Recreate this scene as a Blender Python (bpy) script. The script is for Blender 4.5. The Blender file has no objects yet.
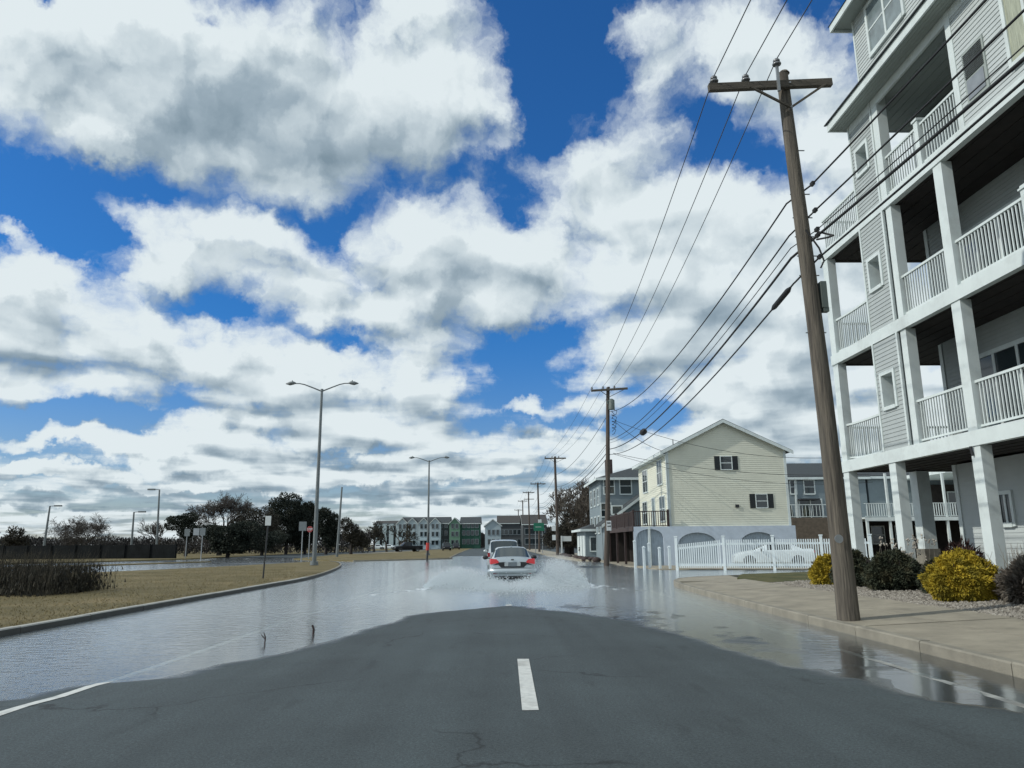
import bpy, bmesh, math, random
from mathutils import Vector, Matrix, noise
R = math.radians
random.seed(7)
scene = bpy.context.scene
col = scene.collection

# ------------------------------------------------------------------ camera
F = 750.0
PITCH, ROLL, YAW, EYE = R(12.0), R(0.5), R(1.27), 1.52
cam_data = bpy.data.cameras.new('camera')
cam = bpy.data.objects.new('camera', cam_data)
col.objects.link(cam)
cam_data.sensor_width = 36.0
cam_data.lens = F / 1024 * 36.0
cam_data.clip_start = 0.1
cam_data.clip_end = 12000
cam.matrix_world = (Matrix.Translation((0, 0, EYE)) @ Matrix.Rotation(-YAW, 4, 'Z')
                    @ Matrix.Rotation(R(90) + PITCH, 4, 'X') @ Matrix.Rotation(-ROLL, 4, 'Z'))
scene.camera = cam


def ray(px, py):
    u = (px - 512) / F
    v = (384 - py) / F
    c, s = math.cos(ROLL), math.sin(ROLL)
    u, v = u * c + v * s, -u * s + v * c
    fw = math.cos(PITCH) - v * math.sin(PITCH)
    up = math.sin(PITCH) + v * math.cos(PITCH)
    cy, sy = math.cos(YAW), math.sin(YAW)
    return (u * cy + fw * sy, fw * cy - u * sy, up)


def G(px, py, z=0.0):
    """point of the level z seen in that direction (survey of the place from the photo)"""
    d = ray(px, py)
    t = (z - EYE) / d[2]
    return Vector((d[0] * t, d[1] * t, z))


def atY(px, py, Y):
    d = ray(px, py)
    t = Y / d[1]
    return Vector((d[0] * t, Y, EYE + d[2] * t))


def atX(px, py, X):
    d = ray(px, py)
    t = X / d[0]
    return Vector((X, d[1] * t, EYE + d[2] * t))


# ------------------------------------------------------------------ view, sun, sky
scene.view_settings.view_transform = 'Standard'
scene.view_settings.look = 'None'
scene.view_settings.exposure = 0.0
scene.view_settings.gamma = 1.0
scene.render.engine = 'CYCLES'
scene.cycles.max_bounces = 6
scene.cycles.diffuse_bounces = 3
scene.cycles.glossy_bounces = 3
scene.cycles.transparent_max_bounces = 16
scene.cycles.volume_bounces = 1
scene.cycles.volume_step_rate = 2.0
scene.cycles.use_denoising = True
scene.cycles.sample_clamp_indirect = 6.0

SUN_EL = R(38)
SUN_DIR = Vector((-0.975, -0.22, 0)).normalized() * math.cos(SUN_EL) + Vector((0, 0, math.sin(SUN_EL)))
sun_data = bpy.data.lights.new('sun', 'SUN')
sun_data.energy = 2.9
sun_data.angle = R(0.8)
sun_data.color = (1.0, 0.97, 0.89)
sun = bpy.data.objects.new('sun', sun_data)
col.objects.link(sun)
sun.rotation_euler = SUN_DIR.to_track_quat('Z', 'Y').to_euler()

world = bpy.data.worlds.new('World')
scene.world = world
world.use_nodes = True


def build_sky():
    nt = world.node_tree
    N, L = nt.nodes, nt.links
    N.clear()

    def nd(t, **kw):
        n = N.new(t)
        for k, v in kw.items():
            setattr(n, k, v)
        return n

    def setin(n, i, v):
        if isinstance(v, bpy.types.NodeSocket):
            L.new(v, n.inputs[i])
        elif v is not None:
            n.inputs[i].default_value = v

    def M(op, a, b=None, c=None, clamp=False):
        n = nd('ShaderNodeMath', operation=op, use_clamp=clamp)
        setin(n, 0, a)
        setin(n, 1, b)
        setin(n, 2, c)
        return n.outputs[0]

    def VM(op, a, b=None):
        n = nd('ShaderNodeVectorMath', operation=op)
        setin(n, 0, a)
        setin(n, 1, b)
        return n.outputs['Value'] if op in ('LENGTH', 'DOT_PRODUCT') else n.outputs[0]

    def sstep(x, a, b, lo=0.0, hi=1.0):
        n = nd('ShaderNodeMapRange', interpolation_type='SMOOTHSTEP')
        setin(n, 0, x)
        for i, v in enumerate((a, b, lo, hi)):
            n.inputs[1 + i].default_value = v
        return n.outputs[0]

    def comb(x, y, z):
        n = nd('ShaderNodeCombineXYZ')
        setin(n, 0, x)
        setin(n, 1, y)
        setin(n, 2, z)
        return n.outputs[0]

    def mixc(f, a, b):
        n = nd('ShaderNodeMix', data_type='RGBA')
        setin(n, 0, f)
        setin(n, 6, a)
        setin(n, 7, b)
        return n.outputs[2]

    tc = nd('ShaderNodeTexCoord').outputs['Generated']
    d = VM('NORMALIZE', tc)
    sx = nd('ShaderNodeSeparateXYZ')
    L.new(d, sx.inputs[0])
    X, Y, Z = sx.outputs
    zc = M('MAXIMUM', Z, 0.0)
    den = M('ADD', zc, 0.08)
    P = comb(M('DIVIDE', X, den), M('DIVIDE', Y, den), 0.0)
    AZ = M('ARCTAN2', X, Y)
    AE = comb(AZ, M('ARCSINE', Z), 0.0)

    # billow noise in the plane of the cloud layer, warped
    def fbm(vec, scale, detail, rough, off=0.0, lac=2.05):
        n = nd('ShaderNodeTexNoise', noise_dimensions='3D')
        n.inputs['Scale'].default_value = scale
        n.inputs['Detail'].default_value = detail
        n.inputs['Roughness'].default_value = rough
        n.inputs['Lacunarity'].default_value = lac
        L.new(VM('ADD', vec, (off, off * 0.7, off * 1.3)), n.inputs['Vector'])
        return n

    warp = fbm(P, 1.1, 3, 0.5, 3.1).outputs['Color']
    wv = VM('MULTIPLY', VM('SUBTRACT', warp, (0.5, 0.5, 0.5)), (0.5, 0.5, 0.5))
    Pw = VM('ADD', P, wv)
    aw = fbm(AE, 7.0, 6, 0.62, 9.0).outputs['Color']
    AEw = VM('ADD', AE, VM('MULTIPLY', VM('SUBTRACT', aw, (0.5, 0.5, 0.5)), (0.16, 0.11, 0.0)))
    fine = fbm(AE, 26.0, 5, 0.6, 2.0).outputs['Color']
    AEf = VM('ADD', AEw, VM('MULTIPLY', VM('SUBTRACT', fine, (0.5, 0.5, 0.5)), (0.035, 0.028, 0.0)))

    def ae(px, py):
        r = Vector(ray(px, py)).normalized()
        return math.atan2(r.x, r.y), math.asin(r.z)

    def blobs(lst, vec):
        acc = None
        for (px, py, rx, ry, ang, w) in lst:
            a, e = ae(px, py)
            sc = 1.0 / F * math.cos(math.atan(math.hypot(px - 512, py - 384) / F)) ** 2
            mp = nd('ShaderNodeMapping', vector_type='TEXTURE')
            L.new(vec, mp.inputs['Vector'])
            mp.inputs['Location'].default_value = (a, e, 0)
            mp.inputs['Rotation'].default_value = (0, 0, R(ang))
            mp.inputs['Scale'].default_value = (rx * sc * 1.15, ry * sc * 1.15, 1)
            g = nd('ShaderNodeTexGradient', gradient_type='SPHERICAL')
            L.new(mp.outputs[0], g.inputs[0])
            v = M('MULTIPLY', g.outputs['Fac'], w)
            acc = v if acc is None else M('ADD', acc, v)
        return acc


    B = blobs(PUFFS, AEf)
    Bup = blobs(PUFFS, VM('ADD', AEf, (-0.016, 0.034, 0.0)))
    hole = blobs(HOLES, AEf)
    thick = blobs(THICK, AEw)
    n1 = fbm(Pw, 1.9, 9, 0.54, 0.0).outputs['Fac']
    n2 = fbm(AEf, 10.0, 9, 0.57, 5.0).outputs['Fac']
    # where the photograph does not reach, an even broken cover
    away = M('MAXIMUM', sstep(M('ABSOLUTE', AZ), 0.62, 0.95), sstep(Z, 0.62, 0.8))
    low = sstep(Z, 0.04, 0.19, 0.78, 0.0)
    low = M('MULTIPLY', low, M('SUBTRACT', 1.0, M('MULTIPLY', sstep(fbm(Pw, 0.8, 4, 0.5, 30.0).outputs['Fac'], 0.5, 0.62), 0.45)))
    soft = M('MULTIPLY', M('DIVIDE', B, M('ADD', B, 0.55)), 1.55)
    softup = M('MULTIPLY', M('DIVIDE', Bup, M('ADD', Bup, 0.55)), 1.55)
    cov = M('ADD', M('MULTIPLY', M('SUBTRACT', n1, 0.5), 1.5), M('MULTIPLY', M('SUBTRACT', n2, 0.5), 1.6))
    dens = M('ADD', M('ADD', cov, soft), M('ADD', M('MULTIPLY', away, 0.75), low))
    dens = M('SUBTRACT', M('SUBTRACT', dens, hole), 0.30)
    alpha = sstep(dens, -0.14, 0.58)
    nlow = fbm(Pw, 1.9, 3, 0.4, 0.0).outputs['Fac']
    up_ = VM('ADD', VM('MULTIPLY', Pw, (0.925, 0.925, 1.0)), (-0.03, 0.0, 0.0))
    nup = fbm(up_, 1.9, 3, 0.4, 0.0).outputs['Fac']
    n2lo = fbm(AEw, 10.0, 3, 0.42, 5.0).outputs['Fac']
    n2up = fbm(VM('ADD', AEw, (-0.014, 0.02, 0.0)), 10.0, 3, 0.42, 5.0).outputs['Fac']
    rim = M('ADD', M('MULTIPLY', M('SUBTRACT', nup, nlow), 2.4), M('MULTIPLY', M('SUBTRACT', n2up, n2lo), 2.4))
    rim = M('ADD', rim, M('MULTIPLY', M('SUBTRACT', softup, soft), 1.1))
    core = M('ADD', M('MULTIPLY', sstep(dens, 0.45, 1.5), 0.30), M('MULTIPLY', thick, 0.46))
    g = M('ADD', M('ADD', core, rim), M('ADD', 0.08, M('MULTIPLY', low, -0.18)))
    g = M('MAXIMUM', M('MINIMUM', g, 1.0), 0.0)
    ramp = nd('ShaderNodeValToRGB')
    L.new(g, ramp.inputs[0])
    el = ramp.color_ramp.elements
    el[0].position, el[0].color = 0.0, (0.75, 0.83, 0.86, 1)
    el[1].position, el[1].color = 1.0, (0.21, 0.29, 0.355, 1)
    for p_, c_ in ((0.3, (0.56, 0.65, 0.70, 1)), (0.65, (0.33, 0.42, 0.49, 1))):
        e_ = el.new(p_)
        e_.color = c_
    # clear sky
    sky = nd('ShaderNodeTexSky', sky_type='NISHITA')
    sky.sun_disc = False
    sky.sun_elevation = SUN_EL
    sky.sun_rotation = math.atan2(SUN_DIR.x, SUN_DIR.y)
    sky.air_density = 1.0
    sky.dust_density = 0.6
    sky.ozone_density = 3.0
    sk = nd('ShaderNodeMix', data_type='RGBA', blend_type='MULTIPLY')
    sk.inputs[0].default_value = 1.0
    L.new(sky.outputs[0], sk.inputs[6])
    L.new(mixc(sstep(Z, 0.0, 0.30), (0.80, 0.86, 1.0, 1), SKYTINT), sk.inputs[7])
    final = mixc(alpha, sk.outputs[2], ramp.outputs[0])
    # the cloud colours are radiances; the Background strength of 0.1 scales the Nishita sky
    sc10 = nd('ShaderNodeMix', data_type='RGBA', blend_type='MULTIPLY')
    sc10.inputs[0].default_value = 1.0
    L.new(ramp.outputs[0], sc10.inputs[6])
    sc10.inputs[7].default_value = (10, 10, 10, 1)
    final = mixc(alpha, sk.outputs[2], sc10.outputs[2])
    bg = nd('ShaderNodeBackground')
    bg.inputs['Strength'].default_value = 0.1
    L.new(final, bg.inputs[0])
    out = nd('ShaderNodeOutputWorld')
    L.new(bg.outputs[0], out.inputs[0])
    world.cycles.sampling_method = 'MANUAL'
    world.cycles.sample_map_resolution = 512


SKYTINT = (0.24, 0.74, 1.25, 1)
PUFFS = [
    (250, 92, 290, 118, 0, 1.5), (440, 85, 105, 100, 0, 1.0), (60, 80, 150, 100, 0, 1.0), (180, 25, 220, 60, 0, 0.7), (410, 15, 120, 50, 0, 0.7),
    (150, 228, 60, 22, -15, 0.5), (225, 222, 70, 22, 0, 0.5),
    (268, 260, 85, 48, 0, 1.1), (180, 268, 75, 36, 0, 0.7), (430, 238, 88, 50, 0, 1.1), (515, 282, 100, 48, 0, 1.2), (410, 302, 150, 44, 0, 1.0), (330, 312, 90, 26, 0, 0.6), (480, 200, 40, 24, 0, 0.4),
    (90, 332, 165, 60, -4, 1.2), (30, 292, 75, 40, 0, 0.8), (240, 358, 140, 40, -6, 1.0), (340, 386, 120, 30, 0, 0.8), (425, 362, 72, 34, 0, 0.9), (50, 385, 110, 24, 0, 0.8), (440, 402, 55, 18, 0, 0.6), (290, 404, 110, 20, 0, 0.6),
    (440, 338, 50, 16, 0, 0.4), (522, 402, 24, 10, 0, 0.7), (545, 352, 26, 14, 0, 0.4),
    (100, 441, 150, 12, 0, 0.8), (250, 434, 110, 22, 0, 0.8), (385, 428, 120, 20, 0, 0.8), (520, 436, 50, 16, 0, 0.5), (45, 468, 80, 10, 0, 0.7), (300, 464, 170, 16, 0, 0.8), (460, 458, 100, 14, 0, 0.6), (180, 478, 120, 8, 0, 0.5),
    (630, 205, 115, 75, 0, 1.0), (555, 165, 55, 30, 0, 0.45), (700, 265, 130, 90, 0, 1.2), (800, 300, 120, 110, 0, 1.1), (780, 400, 140, 80, 0, 1.1), (645, 350, 75, 50, 0, 0.9), (600, 372, 60, 16, 0, 0.5),
    (720, 40, 105, 70, 0, 0.85), (655, 95, 60, 70, 0, 0.5), (780, 85, 90, 70, 0, 0.8), (840, 140, 60, 40, 0, 0.6), (590, 402, 55, 16, 0, 0.6), (720, 455, 130, 34, 0, 0.9), (600, 442, 80, 20, 0, 0.6), (640, 15, 45, 30, 0, 0.4),
    (20, 243, 34, 12, -35, 0.5), (930, 220, 170, 190, 0, 1.0), (1000, 420, 160, 120, 0, 1.0), (-60, 330, 120, 90, 0, 1.0), (-80, 90, 120, 110, 0, 0.9), (960, 60, 100, 80, 0, 0.6),
]
HOLES = [(552, 85, 44, 130, 4, 0.45), (55, 212, 90, 40, -14, 0.5), (128, 464, 60, 10, 0, 0.5), (668, 424, 50, 16, -15, 0.6), (80, 413, 110, 12, 0, 0.4), (740, 160, 70, 24, 0, 0.3), (33, 3, 30, 16, 0, 0.8), (205, 8, 26, 14, 0, 0.4)]
THICK = [
    (250, 85, 230, 110, 0, 1.0), (120, 100, 180, 90, 0, 0.35), (330, 120, 120, 70, -20, 0.4), (430, 110, 90, 90, 0, 0.15),
    (250, 255, 110, 40, 0, 0.1), (400, 280, 170, 60, 0, 0.45), (500, 300, 90, 40, 0, 0.25),
    (90, 355, 200, 28, -4, 0.75), (250, 375, 130, 20, -5, 0.5), (60, 300, 90, 40, 0, 0.25),
    (380, 400, 120, 16, 0, 0.5), (430, 355, 60, 14, 0, 0.3), (60, 385, 90, 10, 0, 0.4), (400, 330, 100, 14, 0, 0.3),
    (300, 450, 200, 12, 0, 0.3), (100, 437, 120, 8, 0, 0.3), (250, 485, 300, 9, 0, 0.3), (130, 490, 200, 8, 0, 0.3),
    (700, 320, 120, 50, 0, 0.5), (760, 400, 120, 40, 0, 0.45), (650, 255, 60, 40, 0, 0.25), (800, 330, 80, 50, 0, 0.4), (780, 110, 80, 40, 0, 0.3),
    (450, 455, 120, 10, 0, 0.3), (600, 300, 50, 30, 0, 0.1),
]
build_sky()

# ------------------------------------------------------------------ mesh helpers
ROOTS = {}


def tag(o, label=None, cat=None, group=None, kind=None):
    if label:
        o['label'] = label
    if cat:
        o['category'] = cat
    if group:
        o['group'] = group
    if kind:
        o['kind'] = kind
    return o


def thing(name, label, cat, loc=(0, 0, 0), rz=0.0, group=None):
    o = bpy.data.objects.new(name, None)
    col.objects.link(o)
    o.location = loc
    o.rotation_euler = (0, 0, rz)
    o.empty_display_size = 0.2
    tag(o, label, cat, group)
    ROOTS[o.name] = Matrix.Translation(Vector(loc)) @ Matrix.Rotation(rz, 4, 'Z')
    return o


def copy_tree(o, parent=None):
    c = o.copy()
    col.objects.link(c)
    if parent is not None:
        c.parent = parent
    for ch in o.children:
        copy_tree(ch, c)
    return c


class MB:
    def __init__(s):
        s.v, s.f, s.sm = [], [], []

    def add(s, vs, fs, smooth=False):
        b = len(s.v)
        s.v.extend(Vector(v) for v in vs)
        s.f.extend(tuple(i + b for i in f) for f in fs)
        s.sm.extend([smooth] * len(fs))

    def box(s, x0, x1, y0, y1, z0, z1):
        vs = [(x, y, z) for z in (z0, z1) for y in (y0, y1) for x in (x0, x1)]
        s.add(vs, [(0, 2, 3, 1), (4, 5, 7, 6), (0, 1, 5, 4), (2, 6, 7, 3), (0, 4, 6, 2), (1, 3, 7, 5)])

    def obox(s, c, a, b, d):
        c, a, b, d = Vector(c), Vector(a), Vector(b), Vector(d)
        vs = [c + a * i + b * j + d * k for k in (-1, 1) for j in (-1, 1) for i in (-1, 1)]
        s.add(vs, [(0, 2, 3, 1), (4, 5, 7, 6), (0, 1, 5, 4), (2, 6, 7, 3), (0, 4, 6, 2), (1, 3, 7, 5)])

    def beam(s, p, q, w, h, up=(0, 0, 1)):
        p, q = Vector(p), Vector(q)
        d = (q - p)
        u = Vector(up)
        sd = d.cross(u)
        if sd.length < 1e-6:
            sd = d.cross(Vector((1, 0, 0)))
        sd.normalize()
        up2 = sd.cross(d).normalized()
        s.obox((p + q) / 2, sd * w / 2, d / 2, up2 * h / 2)

    def tube(s, pts, rad, n=8, cap=True, smooth=True):
        pts = [Vector(p) for p in pts]
        if not isinstance(rad, (list, tuple)):
            rad = [rad] * len(pts)
        ref = None
        vs, fs = [], []
        for i, p in enumerate(pts):
            t = (pts[min(i + 1, len(pts) - 1)] - pts[max(i - 1, 0)])
            if t.length < 1e-9:
                t = Vector((0, 0, 1))
            t.normalize()
            if ref is None:
                ref = t.cross(Vector((0, 0, 1)) if abs(t.z) < 0.9 else Vector((1, 0, 0))).normalized()
            ref = (ref - t * ref.dot(t))
            if ref.length < 1e-6:
                ref = t.orthogonal()
            ref.normalize()
            b = t.cross(ref)
            for k in range(n):
                a = 2 * math.pi * k / n
                vs.append(p + (ref * math.cos(a) + b * math.sin(a)) * rad[i])
        for i in range(len(pts) - 1):
            for k in range(n):
                k2 = (k + 1) % n
                fs.append((i * n + k, i * n + k2, (i + 1) * n + k2, (i + 1) * n + k))
        s.add(vs, fs, smooth)
        if cap and n > 3:
            m = len(pts) - 1
            s.add(vs[:n], [tuple(range(n - 1, -1, -1))])
            s.add(vs[m * n:], [tuple(range(n))])

    def prism(s, poly, z0, z1, zf=None):
        """vertical prism over a plan polygon"""
        n = len(poly)
        vs = [(p[0], p[1], z0) for p in poly] + [(p[0], p[1], z1) for p in poly]
        fs = [tuple(range(n - 1, -1, -1)), tuple(range(n, 2 * n))]
        fs += [(i, (i + 1) % n, n + (i + 1) % n, n + i) for i in range(n)]
        s.add(vs, fs)

    def slab(s, poly, t):
        """3D planar polygon given thickness vector t"""
        n = len(poly)
        t = Vector(t)
        vs = [Vector(p) for p in poly] + [Vector(p) + t for p in poly]
        fs = [tuple(range(n - 1, -1, -1)), tuple(range(n, 2 * n))]
        fs += [(i, (i + 1) % n, n + (i + 1) % n, n + i) for i in range(n)]
        s.add(vs, fs)

    def ellipsoid(s, c, rx, ry, rz, nu=14, nv=9):
        vs, fs = [], []
        for j in range(nv + 1):
            ph = math.pi * j / nv
            for i in range(nu):
                a = 2 * math.pi * i / nu
                vs.append((c[0] + rx * math.sin(ph) * math.cos(a), c[1] + ry * math.sin(ph) * math.sin(a), c[2] + rz * math.cos(ph)))
        for j in range(nv):
            for i in range(nu):
                i2 = (i + 1) % nu
                fs.append((j * nu + i, (j + 1) * nu + i, (j + 1) * nu + i2, j * nu + i2))
        s.add(vs, fs, True)

    def build(s, name, mat, parent=None, origin=None, local=False):
        """world coordinates unless local; the origin goes to the thing's base"""
        if parent is not None:
            if local:
                m = Matrix.Identity(4)
            else:
                m = ROOTS[parent.name].inverted() if parent.name in ROOTS else Matrix.Identity(4)
            ROOTS_key = parent.name
        else:
            m = Matrix.Translation(-Vector(origin)) if origin is not None else Matrix.Identity(4)
        me = bpy.data.meshes.new(name)
        me.from_pydata([(m @ v)[:] for v in s.v], [], s.f)
        me.polygons.foreach_set('use_smooth', s.sm)
        me.update()
        o = bpy.data.objects.new(name, me)
        col.objects.link(o)
        if isinstance(mat, (list, tuple)):
            for q in mat:
                me.materials.append(q)
        else:
            me.materials.append(mat)
        if parent is not None:
            o.parent = parent
            ROOTS[o.name] = ROOTS.get(parent.name, Matrix.Identity(4)) if not local else Matrix.Identity(4)
        elif origin is not None:
            o.location = origin
            ROOTS[o.name] = Matrix.Translation(Vector(origin))
        return o


# ------------------------------------------------------------------ materials
def mat(name, c, rough=0.7, metal=0.0, var=0.0, vscale=3.0, bump=0.0, bscale=30.0, spec=0.5, stretch=None,
        c2=None, dirt=0.0, emit=None, emit_s=0.0, coat=0.0, trans=0.0):
    m = bpy.data.materials.new(name)
    m.use_nodes = True
    nt = m.node_tree
    N, L = nt.nodes, nt.links
    b = N['Principled BSDF']
    b.inputs['Base Color'].default_value = (*c, 1)
    b.inputs['Roughness'].default_value = rough
    b.inputs['Metallic'].default_value = metal
    b.inputs['Specular IOR Level'].default_value = spec
    b.inputs['Coat Weight'].default_value = coat
    if trans:
        b.inputs['Transmission Weight'].default_value = trans
    if emit:
        b.inputs['Emission Color'].default_value = (*emit, 1)
        b.inputs['Emission Strength'].default_value = emit_s
    tc = N.new('ShaderNodeTexCoord')
    vec = tc.outputs['Object']
    if stretch:
        mp = N.new('ShaderNodeMapping')
        mp.inputs['Scale'].default_value = stretch
        L.new(vec, mp.inputs[0])
        vec = mp.outputs[0]
    if var or c2:
        n = N.new('ShaderNodeTexNoise')
        n.inputs['Scale'].default_value = vscale
        n.inputs['Detail'].default_value = 6
        n.inputs['Roughness'].default_value = 0.6
        L.new(vec, n.inputs['Vector'])
        r = N.new('ShaderNodeMapRange')
        r.inputs[1].default_value = 0.3
        r.inputs[2].default_value = 0.7
        L.new(n.outputs['Fac'], r.inputs[0])
        mx = N.new('ShaderNodeMix')
        mx.data_type = 'RGBA'
        L.new(r.outputs[0], mx.inputs[0])
        ca = tuple(x * (1 - var) for x in c)
        cb = c2 if c2 else tuple(min(1, x * (1 + var)) for x in c)
        mx.inputs[6].default_value = (*ca, 1)
        mx.inputs[7].default_value = (*cb, 1)
        outc = mx.outputs[2]
        if dirt:
            n3 = N.new('ShaderNodeTexNoise')
            n3.inputs['Scale'].default_value = 1.3
            n3.inputs['Detail'].default_value = 8
            n3.inputs['Roughness'].default_value = 0.7
            L.new(vec, n3.inputs['Vector'])
            r3 = N.new('ShaderNodeMapRange')
            r3.inputs[1].default_value = 0.5
            r3.inputs[2].default_value = 0.75
            r3.inputs[4].default_value = dirt
            L.new(n3.outputs['Fac'], r3.inputs[0])
            m3 = N.new('ShaderNodeMix')
            m3.data_type = 'RGBA'
            L.new(r3.outputs[0], m3.inputs[0])
            L.new(outc, m3.inputs[6])
            m3.inputs[7].default_value = (0.12, 0.11, 0.09, 1)
            outc = m3.outputs[2]
        L.new(outc, b.inputs['Base Color'])
        rr = N.new('ShaderNodeMapRange')
        L.new(n.outputs['Fac'], rr.inputs[0])
        rr.inputs[3].default_value = max(0.02, rough - 0.08)
        rr.inputs[4].default_value = min(1, rough + 0.08)
        L.new(rr.outputs[0], b.inputs['Roughness'])
    if bump:
        n2 = N.new('ShaderNodeTexNoise')
        n2.inputs['Scale'].default_value = bscale
        n2.inputs['Detail'].default_value = 4
        L.new(vec, n2.inputs['Vector'])
        bp = N.new('ShaderNodeBump')
        bp.inputs['Strength'].default_value = min(1.0, bump)
        bp.inputs['Distance'].default_value = 0.02
        L.new(n2.outputs['Fac'], bp.inputs['Height'])
        L.new(bp.outputs[0], b.inputs['Normal'])
    return m


MT = {}
MT['trim'] = mat('white_trim', (0.60, 0.66, 0.65), 0.45, var=0.07, vscale=1.5, dirt=0.28)
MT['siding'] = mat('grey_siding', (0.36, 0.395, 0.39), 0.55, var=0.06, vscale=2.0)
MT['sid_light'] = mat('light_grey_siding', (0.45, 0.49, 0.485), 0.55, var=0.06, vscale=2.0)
MT['sid_yellow'] = mat('pale_yellow_siding', (0.66, 0.665, 0.555), 0.6, var=0.05, vscale=0.8, dirt=0.08)
MT['sid_blue'] = mat('blue_grey_siding', (0.185, 0.23, 0.25), 0.6, var=0.06)
MT['skirt'] = mat('pale_blue_skirt', (0.48, 0.55, 0.63), 0.7, var=0.08)
MT['lattice'] = mat('blue_grey_infill', (0.36, 0.43, 0.49), 0.8, var=0.1)
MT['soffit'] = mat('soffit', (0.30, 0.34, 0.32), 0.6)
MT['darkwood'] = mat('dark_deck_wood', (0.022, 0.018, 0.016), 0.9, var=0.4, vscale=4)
MT['brownwood'] = mat('brown_deck_wood', (0.045, 0.030, 0.028), 0.8, var=0.3, vscale=4)
MT['glass'] = mat('window_glass', (0.02, 0.03, 0.035), 0.06, spec=0.8)
MT['curtain'] = mat('curtained_glass', (0.34, 0.36, 0.27), 0.25, var=0.3, vscale=6, stretch=(1, 6, 0.4))
MT['palepane'] = mat('blind_behind_glass', (0.16, 0.2, 0.21), 0.12, var=0.3, vscale=3)
MT['shingle'] = mat('dark_shingle', (0.04, 0.048, 0.052), 0.9, var=0.25, vscale=6)
MT['shutter'] = mat('black_shutter', (0.015, 0.02, 0.022), 0.6)
MT['conc'] = mat('sidewalk_concrete', (0.27, 0.245, 0.19), 0.9, var=0.2, vscale=1.6, bump=0.4, bscale=60, dirt=0.6)
MT['curb'] = mat('granite_curb', (0.22, 0.205, 0.165), 0.85, var=0.22, vscale=2.2, bump=0.3, bscale=50, dirt=0.35)
MT['curbshade'] = mat('shaded_wet_kerb_face', (0.035, 0.036, 0.032), 0.6, var=0.3, vscale=3)  # shade of the kerb's side faces put into the colour, with wet stain
MT['curb2'] = mat('pale_granite_curb', (0.33, 0.33, 0.30), 0.85, var=0.15, vscale=2.2, bump=0.3, bscale=50, dirt=0.2)
MT['paint'] = mat('road_paint', (0.44, 0.46, 0.44), 0.7, c2=(0.62, 0.63, 0.60), vscale=14, dirt=0.8)
MT['paintworn'] = mat('worn_wet_paint', (0.10, 0.11, 0.11), 0.5, c2=(0.42, 0.43, 0.40), vscale=3.5, dirt=0.7)
MT['polewood'] = mat('weathered_pole_wood', (0.045, 0.04, 0.034), 0.9, c2=(0.17, 0.148, 0.118), var=0.1, vscale=3.4, bump=1.0, bscale=9, stretch=(4.5, 4.5, 0.3), dirt=0.75)
MT['polewood2'] = mat('dark_pole_wood', (0.075, 0.06, 0.05), 0.9, var=0.35, vscale=3, bump=0.5, bscale=16, stretch=(3, 3, 0.3))
MT['armwood'] = mat('crossarm_wood', (0.085, 0.075, 0.06), 0.9, var=0.35, vscale=3, bump=0.5, bscale=16, stretch=(0.3, 3, 3))
MT['steel'] = mat('galvanised_steel', (0.30, 0.32, 0.33), 0.5, metal=0.6, var=0.15)
MT['lamp'] = mat('grey_lamp_metal', (0.16, 0.18, 0.185), 0.5, metal=0.3, var=0.1)
MT['darkmetal'] = mat('dark_metal', (0.03, 0.032, 0.035), 0.5, metal=0.2)
MT['porcelain'] = mat('grey_porcelain', (0.16, 0.17, 0.18), 0.25)
MT['cable'] = mat('black_cable', (0.012, 0.013, 0.015), 0.7)
MT['wire'] = mat('dull_wire', (0.035, 0.04, 0.045), 0.6)
MT['box'] = mat('green_grey_box', (0.10, 0.125, 0.115), 0.6, var=0.15)
MT['picket'] = mat('white_vinyl', (0.62, 0.69, 0.71), 0.5, var=0.05)
MT['sign'] = mat('white_sign', (0.62, 0.66, 0.66), 0.5, var=0.08)
MT['signred'] = mat('red_sign', (0.30, 0.05, 0.05), 0.5)
MT['signgreen'] = mat('green_sign', (0.01, 0.15, 0.09), 0.5)
MT['bark'] = mat('grey_brown_bark', (0.075, 0.062, 0.052), 0.95, var=0.3, vscale=8)
MT['twig'] = mat('pale_twigs', (0.075, 0.068, 0.062), 0.95, var=0.3, vscale=1)
MT['barkdark'] = mat('dark_bark', (0.035, 0.03, 0.028), 0.95, var=0.3, vscale=8)


def leafmat(name, a, b, c, scale=2.0, rough=0.8):
    m = mat(name, a, rough, spec=0.2)
    nt = m.node_tree
    N, L = nt.nodes, nt.links
    bs = N['Principled BSDF']
    tc = N.new('ShaderNodeTexCoord')
    n = N.new('ShaderNodeTexNoise')
    n.inputs['Scale'].default_value = scale
    n.inputs['Detail'].default_value = 8
    n.inputs['Roughness'].default_value = 0.7
    L.new(tc.outputs['Object'], n.inputs[0])
    r = N.new('ShaderNodeValToRGB')
    L.new(n.outputs['Fac'], r.inputs[0])
    e = r.color_ramp.elements
    e[0].position, e[0].color = 0.33, (*a, 1)
    e[1].position, e[1].color = 0.68, (*c, 1)
    k = e.new(0.5)
    k.color = (*b, 1)
    L.new(r.outputs[0], bs.inputs['Base Color'])
    return m


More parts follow.
